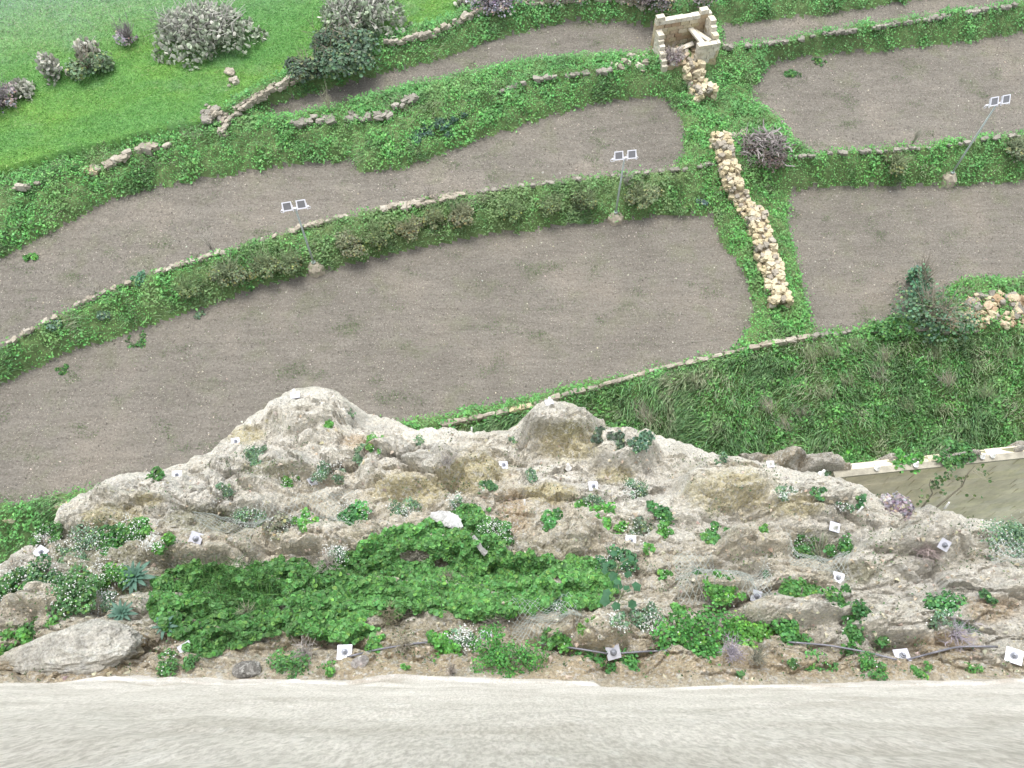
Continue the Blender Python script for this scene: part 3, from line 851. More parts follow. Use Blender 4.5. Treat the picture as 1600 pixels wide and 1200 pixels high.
# cross wall of yellow rubble
def rubble_wall(pix, width, height, size, label, tops=None):
    P = path_pts(pix, on_ground)
    for i, (a, b) in enumerate(pix):                      # the pixel path runs along the wall's top
        p = W(a, b, P[i, 2] + height); P[i, :2] = p[:2]
    Q, T = resample(P, size * 0.95)
    zg = [drop(BV_G, float(q[0]), float(q[1])) - 0.25 for q in Q]
    e = empty('rubble_wall', (Q[0, 0], Q[0, 1], zg[0]), label, 'stone wall')
    core = MB(); V = []; F = []
    for i in range(len(Q)):
        nx_, ny_ = -T[i, 1], T[i, 0]
        for s, zz in ((-1, zg[i] - .2), (-1, zg[i] + height), (1, zg[i] + height), (1, zg[i] - .2)):
            w_ = width / 2 - 0.09
            V.append((Q[i, 0] + s * w_ * nx_ - Q[0, 0], Q[i, 1] + s * w_ * ny_ - Q[0, 1], zz - zg[0]))
    for i in range(len(Q) - 1):
        for j in range(4):
            a, b = i * 4 + j, i * 4 + (j + 1) % 4
            F += [[a, b, b + 4], [a, b + 4, a + 4]]
    n_ = len(V) - 4
    F += [[0, 2, 1], [0, 3, 2], [n_, n_ + 1, n_ + 2], [n_, n_ + 2, n_ + 3]]
    core.add(V, F, (0.26, 0.21, 0.14))
    obj('rubble_core', core.mesh('rubble_core', M_BANK), e)
    k = 0; hid = MB()
    nr = max(1, int(height / (size * .8)))
    na = max(2, int(round(width / (size * .8))))
    for i in range(len(Q)):
        nx_, ny_ = -T[i, 1], T[i, 0]
        spots = [((a - (na - 1) / 2) * width / na, height + 0.02) for a in range(na)]
        for r in range(nr):
            for s in (-1, 1):
                spots.append((s * (width / 2 - 0.03), (r + .5) * height / nr))
        for off, hz in spots:
            off += random.uniform(-.06, .06)
            s = size * random.choice([.7, .85, 1, 1.1, 1.3])
            if off > width / 2 - .1 and hz < height:          # the face turned away from the photo: joined
                me_ = random.choice(stones_of(M_OCHRE)[5:]); V_ = np.zeros(len(me_.vertices) * 3); me_.vertices.foreach_get('co', V_); V_ = V_.reshape(-1, 3)
                F_ = np.array([[p_.vertices[0], p_.vertices[1], p_.vertices[2]] for p_ in me_.polygons] + [[p_.vertices[0], p_.vertices[2], p_.vertices[3]] for p_ in me_.polygons])
                hid.add(V_ * s + np.array([Q[i, 0] + off * nx_ - Q[0, 0], Q[i, 1] + off * ny_ - Q[0, 1], hz + zg[i] - zg[0]]), F_)
                continue
            stone(e, (Q[i, 0] + off * nx_ + random.uniform(-.08, .08), Q[i, 1] + off * ny_ + random.uniform(-.08, .08), zg[i] + hz + random.uniform(-.05, .08)),
                  (s * .95, s * random.uniform(.7, .95), s * random.uniform(.6, .9)), M_OCHRE if random.random() < .7 else M_STONE)
            k += 1
    tag(obj('far_face_stones', hid.mesh('far_face_stones', M_OCHRE), e), kind='stuff')
    return k
k1 = rubble_wall([(1128, 200), (1136, 232), (1150, 262), (1166, 292), (1183, 325), (1195, 360), (1207, 400), (1217, 435), (1224, 466)], 0.78, 0.85, 0.285,
            'long ochre rubble wall crossing the green strip beside the dead brush')
k2 = rubble_wall([(1085, 88), (1092, 104), (1100, 122), (1108, 140)], 1.0, 0.8, 0.32, 'short tumbled rubble wall running down from the ruined hut')
print('cross wall stones', k1, k2)

def heap(label, pix, n, rng_px, size, mats, name='stone_heap', zf=on_ground, pile=0.5):
    p0, _ = zf(*pix)
    e = empty(name, p0, label, 'stones')
    for i in range(n):
        a = random.gauss(0, .45); b = random.gauss(0, .45)
        if abs(a) > 1: a = random.uniform(-1, 1)
        if abs(b) > 1: b = random.uniform(-1, 1)
        p, _ = zf(pix[0] + a * rng_px[0], pix[1] + b * rng_px[1])
        s = size * random.choice([.55, .7, .85, 1, 1.2, 1.5])
        z_ = p.z + 0.1 * s + max(0, 1 - math.hypot(a, b)) * pile * random.random()
        stone(e, (p.x, p.y, z_), (s * random.uniform(1, 1.3), s, s * random.uniform(.6, .9)), random.choice(mats), tilt=.6)
    return e
def sloped_heap():
    p0, _ = on_ground(1550, 485)
    e = empty('stone_heap', p0, 'large spill of ochre and grey rubble at the right edge below the field', 'stones')
    for i in range(290):
        px = random.uniform(1478, 1720); py = random.uniform(462, 514)
        if px < 1520 and py < 490 - (px - 1478) * .6: continue
        p, _ = on_ground(px, py)
        s = 0.21 * random.choice([.6, .8, 1, 1.1, 1.4, 1.7])
        stone(e, (p.x, p.y, p.z + .05 + random.uniform(0, .25)), (s * 1.2, s, s * random.uniform(.6, .9)), random.choice([M_RUST, M_RUST, M_OCHRE, M_GREYSTONE]), tilt=.6)
sloped_heap()
heap('pale boulders heaped on the green bank left of the ruined hut', (985, 100), 16, (30, 14), 0.30, [M_STONE, M_CUT], pile=.3)
heap('small heap of pale rubble lying in the bright meadow near the wall end', (333, 178), 34, (24, 16), 0.24, [M_STONE, M_GREYSTONE], pile=.3)
heap('three loose pale stones in the middle of the bright meadow', (363, 126), 7, (10, 16), 0.26, [M_STONE], pile=.1)
heap('few white stones between the cross wall and the dead brush', (1160, 208), 9, (18, 10), 0.24, [M_OCHRE, M_STONE], pile=.1)
heap('loose stones on the bank at the top left corner of the long terrace', (145, 268), 7, (16, 8), 0.24, [M_RUST, M_STONE], pile=.1)

# ------------------------------------------------------------------ ruined stone hut
def hut():
    g0 = W(1033, 116, 2.5); g1 = W(1122, 100, 2.5)
    gz = min(drop(BV_G, float(g0[0]), float(g0[1])), drop(BV_G, float(g1[0]), float(g1[1]))) + 0.25
    g0 = W(1033, 116, gz); g1 = W(1118, 101, gz)
    wdt = math.hypot(*(g1 - g0)[:2]); ang = math.atan2(g1[1] - g0[1], g1[0] - g0[0])
    global HUTF
    HUTF = (g0, ang, wdt, 2.0)
    e = empty('stone_hut', g0, 'small roofless ruined stone hut with a collapsed front beside the rubble wall', 'hut', rz=ang)
    D, T, Hh = 2.0, 0.34, 2.15
    def block(x0, x1, y0, y1, z0, z1, mat, name='stone_block', j=.012):
        key = (mat.name, 'cut')
        if key not in ST:
            ms = []
            for s in range(6):
                rs = np.random.default_rng(50 + s)
                b = MB(); b.box((-.5, -.5, -.5), (.5, .5, .5))
                me = make_mesh(name, b.V[0] + rs.normal(0, .03, (8, 3)), b.F[0], mat); ms.append(me)
            ST[key] = ms
        o = bpy.data.objects.new(name, random.choice(ST[key])); COL.objects.link(o); o.parent = e
        o.location = ((x0 + x1) / 2 + random.uniform(-j, j), (y0 + y1) / 2 + random.uniform(-j, j), (z0 + z1) / 2)
        o.scale = (x1 - x0 - .015, y1 - y0 - .015, z1 - z0 - .012)
        return o
    ch = 0.235
    def wall(ax, fixed, a0, a1, hfun, matf, step=0.48):
        r = 0; z_ = 0.0
        while z_ < Hh + .3:
            a = a0 + (0 if r % 2 else -step / 2)
            while a < a1:
                b0, b1 = max(a, a0), min(a + step * random.uniform(.85, 1.1), a1)
                a = b1 if b1 > a else a + step
                if b1 - b0 < .08: continue
                if z_ + ch * .5 > hfun((b0 + b1) / 2): continue
                m = matf((b0 + b1) / 2, z_)
                if ax == 'x': block(b0, b1, fixed, fixed + T, z_, z_ + ch, m)
                else: block(fixed, fixed + T, b0, b1, z_, z_ + ch, m)
            z_ += ch; r += 1
    top = lambda h: (lambda a, z_: M_CUT if z_ > h(a) - ch * 1.6 else (M_RUST if random.random() < .55 else M_OCHRE))
    hb = lambda a: Hh + .12 * math.sin(a * 5)
    wall('x', D - T, 0.0, wdt, hb, top(hb))
    hl = lambda a: 0.25 + (Hh - .2) * (a / D) ** .9
    wall('y', 0.0, 0.0, D - T - .01, hl, lambda a, z_: M_CUT)
    hr = lambda a: 1.7 + .5 * a / D + .15 * math.sin(a * 7)
    wall('y', wdt - T, T + .01, D - T - .01, hr, lambda a, z_: M_CUT if random.random() < .7 else M_OCHRE)
    hf = lambda a: 1.5
    wall('x', 0.0, wdt * .6, wdt, hf, lambda a, z_: M_CUT if z_ > .8 else random.choice([M_OCHRE, M_CUT]), .42)
    # inner partition slab, fallen roof slabs and rubble floor
    for i in range(16):
        x_ = random.uniform(.45, wdt * .72); y_ = random.uniform(.1, D - T - .35)
        o = block(x_, x_ + random.uniform(.25, .5), y_, y_ + .22, .3, .5 + random.random() * .2, random.choice([M_RUST, M_OCHRE, M_STONE]), j=.05)
        o.rotation_euler = (random.uniform(-.4, .4), random.uniform(-.4, .4), random.uniform(0, 3))
    for x_, y_, z_, L_, rx, ry, rz in ((.8, .5, .62, 1.0, .5, -.5, 1.2), (1.15, .7, .56, .9, -.5, .3, 1.75), (1.75, 1.1, .66, .95, .2, -.2, .1), (wdt * .68, .95, 1.35, 1.5, .0, 0.0, 1.7), (wdt * .77, 1.0, 1.3, 1.4, .0, .1, 1.9)):
        m = MB(); m.box((-L_ / 2, -.13, -.05), (L_ / 2, .13, .05), (1, 1, 1))
        o = obj('roof_slab', make_mesh('roof_slab', m.V[0] + RNG.normal(0, .012, (8, 3)), m.F[0], M_CUT), e, (x_, y_, z_))
        o.rotation_euler = (rx, ry, rz)
    m = MB(); m.box((.345, .1, -.3), (wdt - .345, D - T - .01, .34), (.40, .33, .22))
    obj('rubble_floor', m.mesh('rubble_floor', M_BANK), e)
hut()

# ------------------------------------------------------------------ low retaining wall at the right, behind the rock
def retaining():
    A = W(1306, 744, 10.0); Bp = W(1600, 713, 10.0); d = (Bp - A)[:2]; L1 = np.linalg.norm(d); d /= L1
    L = L1 * 2.0
    e = empty('retaining_wall', (A[0], A[1], 3.0), 'mossy yellow-green block retaining wall with a pale top ledge at right', 'wall', rz=math.atan2(d[1], d[0]))
    bm_ = MB(); bm_.box((-.5, -.5, -.5), (.5, .5, .5))
    mats = [make_mesh('stone_block', bm_.V[0] + np.random.default_rng(80 + i).normal(0, .012, (8, 3)), bm_.F[0], M_MOSSY) for i in range(5)]
    Hh = 6.9; ch = .46; r = 0; z_ = 0
    while z_ < Hh - .05:
        h = min(ch, Hh - z_)
        a = 0 - (0 if r % 2 else .4)
        while a < L:
            b0, b1 = max(0, a), min(L, a + random.uniform(.75, 1.0)); a = b1
            if b1 <= b0 + .02: a += .1; continue
            o = obj('stone_block', random.choice(mats), e, ((b0 + b1) / 2, .2 + random.uniform(-.008, .008), z_ + h / 2))
            o.scale = (b1 - b0 - .008, .4, h - .008)
        z_ += h; r += 1
    b = MB(); b.box((-.02, -.04, Hh), (L, .17, Hh + .08), (.32, .30, .24)); o = obj('coping', b.mesh('coping', M_BANK), e)
    b = MB(); b.box((0.01, .03, -.5), (L, .37, Hh - .01), (.2, .2, .12)); obj('mortar_core', b.mesh('mortar_core', M_BANK), e)
retaining()

# ------------------------------------------------------------------ floodlights
def floodlight(name_label, bx, by, hgt, yaw):
    p, _ = on_ground(bx, by)
    z0 = p.z - .1
    e = empty('floodlight_pole', (p.x, p.y, z0), name_label, 'floodlight', 'twin floodlights standing on the terrace banks')
    m = MB(); nn = 14
    V = [(0, 0, .36)]
    F = []
    for k, (r, z_) in enumerate(((.22, .34), (.42, .12), (.5, -.4))):
        for j in range(nn):
            t = j * 2 * math.pi / nn
            rr = r * (1 + random.uniform(-.14, .14)); V.append((rr * math.cos(t), rr * math.sin(t), z_ + random.uniform(-.04, .04)))
    for j in range(nn): F.append([0, 1 + j, 1 + (j + 1) % nn])
    for k in range(2):
        for j in range(nn):
            a, b = 1 + k * nn + j, 1 + k * nn + (j + 1) % nn
            F += [[a, a + nn, b + nn], [a, b + nn, b]]
    m.add(V, F); obj('concrete_footing', m.mesh('concrete_footing', M_CONC), e)
    m = MB(); m.tube([(0, 0, .3), (0, 0, 1.5), (0, 0, hgt)], [.05, .05, .038], sides=10)
    m.lathe([(.11, .42), (.11, .46), (.0, .46)], sides=10)
    obj('pole', m.mesh('pole', M_POLE, True), e)
    R_ = Matrix.Translation((0, 0, hgt)) @ Matrix.Rotation(yaw, 4, 'Z')
    m = MB(); m.box((-.62, -.04, -.035), (.62, .04, .035), M=R_); m.tube([R_ @ Vector((0, 0, -.12)), R_ @ Vector((0, 0, .02))], .06, sides=8)
    for s in (-1, 1):                                  # loops of cable hanging off the bar ends
        m.tube([R_ @ Vector((s * (.60 + .09 * math.sin(t)), 0, -.08 + .08 * math.cos(t))) for t in np.linspace(0, 6.0, 9)], .014, sides=5)
    obj('crossbar', m.mesh('crossbar', M_LAMPW), e)
    for s in (-1, 1):
        M = R_ @ Matrix.Translation((s * .32, -.02, .22)) @ Matrix.Rotation(math.radians(-34), 4, 'X')
        m = MB()
        w, h, dp = .22, .21, .16                     # tapered housing, front frame facing the cliff
        front = [(-w, -.05, -h), (w, -.05, -h), (w, -.05, h), (-w, -.05, h)]
        back = [(-w * .6, dp, -h * .6), (w * .6, dp, -h * .6), (w * .6, dp, h * .6), (-w * .6, dp, h * .6)]
        fr2 = [(-w * .78, -.05, -h * .76), (w * .78, -.05, -h * .76), (w * .78, -.05, h * .76), (-w * .78, -.05, h * .76)]
        gl = [(a, -.035, b) for a, _, b in fr2]
        V = [tuple(M @ Vector(v)) for v in front + back + fr2 + gl]
        F = []
        for j in range(4):
            k = (j + 1) % 4
            F += [[j, 4 + j, 4 + k], [j, 4 + k, k], [j, k, 8 + k], [j, 8 + k, 8 + j], [8 + j, 8 + k, 12 + k], [8 + j, 12 + k, 12 + j]]
        F += [[4, 5, 6], [4, 6, 7]]
        m.add(V, F)
        for q in (-1, 1): m.box((q * (w + .012) - .01, -.02, -.28), (q * (w + .012) + .01, .03, .02), M=M)
        hd = obj('lamp_head', m.mesh('lamp_head', M_LAMPW), e)
        g = MB(); g.add([tuple(M @ Vector((a * .99, -.04, b * .99))) for a, _, b in fr2], [[0, 1, 2], [0, 2, 3]])
        obj('lamp_glass', g.mesh('lamp_glass', M_GLASS), hd)
floodlight('left of the three twin floodlights, its concrete footing sunk in the dry shrubs', 492, 416, 4.3, math.radians(12))
floodlight('centre one of three twin floodlights, upright on a round concrete footing', 961, 338, 4.2, math.radians(8))
floodlight('twin floodlight leaning out to the right on the bank of the upper right field', 1484, 276, 5.0, math.radians(14))

# ------------------------------------------------------------------ rock anchors, cables, netting
def align(n_):
    return Vector((0, 0, 1)).rotation_difference(n_).to_matrix().to_4x4()
def make_plate(size):
    m = MB(); h = size / 2
    m.box((-h, -h, 0), (h, h, .016))
    return m.mesh('plate', M_PLATE)
def make_nut():
    m = MB(); m.lathe([(.05, .016), (.05, .03), (.033, .034), (.033, .06), (.018, .065), (.018, .10), (.0, .102)], sides=8)
    return m.mesh('nut', M_NUT)
PLATE_ME, NUT_ME = make_plate(.20), make_nut()
m = MB(); m.lathe([(.08, 0), (.065, .02), (.035, .10), (.03, .18), (.0, .2)], sides=10); CONE_ME = m.mesh('cap', M_CAP, True)
m = MB(); m.lathe([(.02, -.1), (.02, .22), (.0, .225)], sides=8); PEG_ME = m.mesh('rod', M_CAP, True)
anchors = {}
def anchor(px, py, label, spin=0.2, zf=on_rock, cap=False, nrm=None, sc=1.0):
    p, n_ = zf(px, py)
    n_ = (n_ * .35 + Vector(NRM.tolist()) * .25 + Vector((random.uniform(-.12, .12), -.35, .6))).normalized() if nrm is None else nrm
    e = empty('anchor_plate', p + n_ * .06, label, 'anchor plate', 'rock anchor plates pinned to the slope')
    e.rotation_mode = 'QUATERNION'
    e.rotation_quaternion = (align(n_) @ Matrix.Rotation(spin, 4, 'Z')).to_quaternion()
    e.scale = (sc, sc, sc)
    obj('plate', PLATE_ME, e)
    obj('cap' if cap else 'nut', CONE_ME if cap else NUT_ME, e)
    anchors[(px, py)] = p + n_ * .06
    return e
def peg(px, py, label, zf=on_rock, me=PEG_ME, cat='marker peg'):
    p, n_ = zf(px, py)
    e = obj('marker_peg' if me is PEG_ME else 'marker_cone', me, None, p)
    e.rotation_euler = (random.uniform(-.15, .05), random.uniform(-.15, .15), 0)
    return tag(e, label, cat, 'white pegs and caps on the rock')
UPV = Vector((0, 0, 1))
anchor(462, 620, 'plate with a tall white cone cap on the crest of the highest rock knob', cap=True, nrm=Vector((0, .25, 1)).normalized(), sc=1.2)
anchor(368, 692, 'square plate at the left shoulder of the highest rock knob, by the ochre patch', .3)
anchor(277, 744, 'small plate on bare white rock left of a low green tuft near the field', .15)
anchor(308, 841, 'large tilted plate on the mossy hollow above the long brown ledge', -.3, sc=1.15)
anchor(65, 864, 'half hidden plate among white flowers at the far left edge of the rock', -.5)
anchor(487, 751, 'plate between two white-flowered bushes in the upper hollow', .35, sc=1.1)
anchor(786, 729, 'plate in the saddle of pale rock below the second knob', .1)
anchor(926, 761, 'clean square plate on pale rock right of the rock knob with the yellow face', .05)
anchor(985, 846, 'plate on bare earth beside a small green clump in the middle of the slope', -.1)
anchor(858, 632, 'plate with white cap on the crest of the rock knob with the yellow face', cap=True, nrm=Vector((0, .3, 1)).normalized())
anchor(292, 1014, 'white plate peeking out at the lower left corner of the big green mat', .6)
anchor(539, 1021, 'large square plate with a dark nut where the black cable starts', .05, sc=1.15)
anchor(757, 995, 'plate right of the tall white-flowered plant, under the green mat', -.1)
anchor(957, 1017, 'tilted plate joined to cables on both sides at the middle of the slope foot', .25, sc=1.1)
anchor(1178, 931, 'plate under netting at the corner of the thick green clump', -.25)
anchor(1309, 904, 'plate on tan earth under the pale straggly grass tuft', -.35)
anchor(1302, 825, 'plate with a white cone cap beside a rounded tan rock', -.3, cap=True)
anchor(1203, 727, 'capped plate on the crest where the tall grass bank begins', .0, cap=True, sc=.8)
anchor(1472, 850, 'plate lying above the purple dry brush on the right slope', -.5)
anchor(1408, 1028, 'large brownish plate hanging on the cable at the right foot of the slope', .08, sc=1.15)
anchor(1583, 1027, 'tilted plate at the bottom right corner of the slope', -.45, sc=1.15)
peg(888, 731, 'short white cap on pale rock up left of the clean square plate', me=CONE_ME, cat='marker cone')
peg(820, 789, 'thin white peg in the middle of the slope above the green tufts')
peg(737, 674, 'tiny white peg on the crest saddle between the two knobs')
peg(1341, 800, 'thin white peg between flowering tufts in front of the mossy wall')
peg(1478, 792, 'white peg on the ridge beside white flowers in front of the mossy wall')
def on_wall(px, py):
    return Vector(W(px, py, 10.06).tolist()), UPV
peg(1283, 741, 'white cap at the left end of the mossy wall', me=CONE_ME, cat='marker cone')
for px, py, lb in ((1370, 732, 'second white cap along the top ledge of the mossy wall'), (1431, 727, 'white cap half way along the ledge of the mossy wall'),
                   (1535, 714, 'taller white cap on the ledge near the right end of the mossy wall'), (1551, 712, 'small white cap just right of the taller one on the mossy wall')):
    peg(px, py, lb, zf=on_wall, me=CONE_ME, cat='marker cone')

def cable(pix, label, r=.016):
    P = []
    for i in range(len(pix) - 1):
        for t in np.linspace(0, 1, 9)[:-1]:
            a = pix[i][0] + (pix[i + 1][0] - pix[i][0]) * t; b = pix[i][1] + (pix[i + 1][1] - pix[i][1]) * t
            p, n_ = on_rock(a, b); P.append(np.array(p) + np.array([0, -.03, .12]))
    P = np.array(P)
    for _ in range(4): P[1:-1] = (P[:-2] + 2 * P[1:-1] + P[2:]) / 4 + np.array([0, 0, .003])
    m = MB(); m.tube(P, r, sides=6)
    return tag(obj('cable', m.mesh('cable', M_CABLE, True)), label, 'cable')
cable([(545, 1026), (590, 1015), (650, 1005), (740, 997)], 'black cable running right from the large plate to the tall flowering plant')
cable([(846, 1006), (900, 1013), (955, 1022)], 'dark cable reaching the central plate from the left')
cable([(958, 1021), (1000, 1018), (1045, 1016)], 'dark cable leaving the central plate towards the big clump')
cable([(1228, 1003), (1290, 1008), (1345, 1018), (1403, 1032)], 'dark cable along the pale rock foot up to the brownish plate')
cable([(1412, 1030), (1450, 1020), (1490, 1010), (1560, 1010)], 'dark cable from the brownish plate towards the lower right corner')

def netting(quad, nu, nv, label):
    (x0, y0), (x1, y1), (x2, y2), (x3, y3) = quad
    G = np.zeros((nu, nv, 3))
    for i in range(nu):
        for j in range(nv):
            a, b = i / (nu - 1), j / (nv - 1)
            px = (x0 * (1 - a) + x1 * a) * (1 - b) + (x3 * (1 - a) + x2 * a) * b
            py = (y0 * (1 - a) + y1 * a) * (1 - b) + (y3 * (1 - a) + y2 * a) * b
            q_ = Vector(slope_pt(px, py).tolist()); nn = Vector(NRM.tolist())
            h_ = BV_R.ray_cast(q_ + nn * 3, -nn)
            G[i, j] = np.array(h_[0] if h_[0] is not None else q_)
    G0 = G.copy()
    for _ in range(12):
        G[1:-1, 1:-1] = (G[:-2, 1:-1] + G[2:, 1:-1] + G[1:-1, :-2] + G[1:-1, 2:]) / 4
        dd = ((G0 - G) @ NRM); G += np.clip(dd, 0, None)[..., None] * NRM * .6
    G += NRM * .13
    m = MB()
    for i in range(nu - 1):
        for j in range(nv - 1):
            if (i + j) % 2 == 0: m.tube([G[i, j], G[i + 1, j + 1]], .0032, sides=3)
            else: m.tube([G[i + 1, j], G[i, j + 1]], .0032, sides=3)
    return tag(obj('wire_netting', m.mesh('wire_netting', M_WIRE)), label, 'wire netting', 'rockfall netting sheets')
netting([(1050, 875), (1200, 885), (1215, 955), (1060, 940)], 36, 22, 'diamond wire netting hanging over the hollow left of the thick green clump')
netting([(1225, 840), (1320, 850), (1330, 905), (1235, 905)], 26, 18, 'diamond wire netting stretched over the dark hollow with straggly grass')
netting([(300, 800), (560, 770), (560, 820), (320, 850)], 60, 18, 'wire netting drooping across the upper hollow left of the yellow bluff')
netting([(1540, 830), (1690, 860), (1690, 920), (1545, 895)], 30, 18, 'wire netting over white flowers at the right edge of the slope')
netting([(800, 935), (900, 930), (910, 1000), (800, 1005)], 26, 18, 'wire netting sheet below the right end of the big green mat')

# ------------------------------------------------------------------ vegetation builders
def leafmesh(name, P, Nrm, size, colr, mat, shape='leaf', parent=None, kind=None):
    """every leaf is a small folded rounded blade of six outline points"""
    n = len(P)
    P = np.asarray(P, float); Nrm = np.asarray(Nrm, float)
    Nrm = Nrm / (np.linalg.norm(Nrm, axis=1)[:, None] + 1e-9)
    A = np.cross(Nrm, RNG.normal(size=(n, 3))); A /= np.linalg.norm(A, axis=1)[:, None] + 1e-9
    B = np.cross(Nrm, A)
    size = np.broadcast_to(size, (n,))[:, None]
    if shape == 'leaf':
        pts = [(0, -.5, 0), (.42, -.22, .10), (.40, .22, .12), (0, .5, -.04), (-.40, .22, .12), (-.42, -.22, .10)]
        F0 = [[0, 1, 2], [0, 2, 3], [0, 3, 4], [0, 4, 5]]
    else:
        pts = [(0, -.5, 0), (.3, 0, .08), (0, .5, -.03), (-.3, 0, .08)]
        F0 = [[0, 1, 2], [0, 2, 3]]
    V = np.stack([P + size * (a * A + b * B + c * Nrm) for a, b, c in pts], 1)
    k = len(pts)
    F = (np.arange(n)[:, None, None] * k + np.array(F0)[None]).reshape(-1, 3)
    C = np.repeat(np.asarray(colr)[:, None], k, 1).reshape(-1, 3)
    me = make_mesh(name, V.reshape(-1, 3), F, mat, C, False)
    o = obj(name, me, parent)
    if kind: tag(o, kind=kind)
    return o

def blades(name, P, D, length, width, colr, mat, parent=None, kind=None, droop=.5):
    """curved tapering blades: root P, direction D"""
    n = len(P)
    P = np.asarray(P, float); D = np.asarray(D, float); D = D / np.linalg.norm(D, axis=1)[:, None]
    length = np.broadcast_to(length, (n,))[:, None]; width = np.broadcast_to(width, (n,))[:, None]
    S = np.cross(D, RNG.normal(size=(n, 3))); S /= np.linalg.norm(S, axis=1)[:, None] + 1e-9
    g = np.array([0, 0, -1.0]) * droop
    V = [P + S * width * .5, P - S * width * .5]
    p1 = P + D * length * .5 + g * length * .12
    p2 = P + D * length + g * length * .45
    V += [p1 + S * width * .38, p1 - S * width * .38, p2]
    V = np.stack(V, 1)
    F = (np.arange(n)[:, None, None] * 5 + np.array([[0, 1, 3], [0, 3, 2], [2, 3, 4]])[None]).reshape(-1, 3)
    C = np.repeat(np.asarray(colr)[:, None], 5, 1).reshape(-1, 3)
    o = obj(name, make_mesh(name, V.reshape(-1, 3), F, mat, C, False), parent)
    if kind: tag(o, kind=kind)
    return o

def vary(base, n, amt=.25, hue=.12):
    b = np.array(base)[None] * (1 + amt * RNG.normal(size=(n, 1)))
    b = b * (1 + hue * RNG.normal(size=(n, 3)))
    return np.clip(b, .008, .9)

def twig_mb(n, R_, H_, r0, col, seg=4, spread=1.0, branch=2):
    m = MB()
    for i in range(n):
        a = random.uniform(0, 6.283); sp = random.random() ** .6 * spread
        d = np.array([math.cos(a) * sp * R_, math.sin(a) * sp * R_, H_ * random.uniform(.55, 1.0)])
        pts = [np.array([random.uniform(-.08, .08) * R_, random.uniform(-.08, .08) * R_, -.05])]
        for k in range(1, seg + 1):
            t = k / seg
            pts.append(d * np.array([t, t, t ** .75]) + RNG.normal(0, .05 * R_, 3))
        cc = np.array(col) * random.uniform(.75, 1.25)
        m.tube(pts, np.linspace(r0, r0 * .35, seg + 1), cc, 3)
        for b in range(branch):
            k = random.randint(1, seg - 1)
            q = pts[k]; e_ = q + np.array([random.uniform(-1, 1) * R_ * .4, random.uniform(-1, 1) * R_ * .4, random.uniform(.0, .5) * H_])
            m.tube([q, (q + e_) / 2 + RNG.normal(0, .03 * R_, 3), e_], [r0 * .55, r0 * .4, r0 * .25], cc, 3)
    return m

def cloud(n, R_, H_, lumps=7, flat=.0):
    lumps = int(lumps * 1.8)
    """points and normals of a lumpy crown"""
    cs = []
    for i in range(lumps):
        a = random.uniform(0, 6.283); q = math.sqrt(random.random()) * .72
        cs.append((math.cos(a) * q * R_ * 1.15, math.sin(a) * q * R_, H_ * random.uniform(.15, .6) * (1 - .5 * q), random.choice([.16, .22, .3, .42])))
    C = np.array(cs)
    k = RNG.choice(lumps, n, p=C[:, 3] ** 1.5 / (C[:, 3] ** 1.5).sum())
    d = RNG.normal(size=(n, 3)); d /= np.linalg.norm(d, axis=1)[:, None]
    d[:, 2] = np.where(d[:, 2] < -.3, -d[:, 2], d[:, 2])
    rr = C[k, 3] * (1 - .35 * RNG.random(n) ** 2) * (1 + .55 * RNG.random(n) ** 5)
    P = C[k, :3] + d * rr[:, None] * np.array([R_, R_, max(H_ * .75, R_ * .28)])
    P[:, 2] = np.maximum(P[:, 2], .01)
    N_ = d + .5 * RNG.normal(size=(n, 3)) + np.array([0, 0, .5])
    return P, N_, k

GREEN = (.085, .215, .058); DEEP = (.065, .155, .052); OLIVE = (.17, .2, .09); TEAL = (.105, .18, .11)
GREYG = (.13, .165, .11); BROWN = (.22, .18, .13); PURP = (.25, .22, .24); STRAW = (.34, .31, .19); PALEG = (.14, .23, .09)
def on_any(px, py):
    p, n_ = cast(BV_R, px, py); q, m_ = cast(BV_G, px, py)
    if p is None: return on_ground(px, py)
    if q is None: return p, n_
    return (p, n_) if (p - CO).length < (q - CO).length else (q, m_)

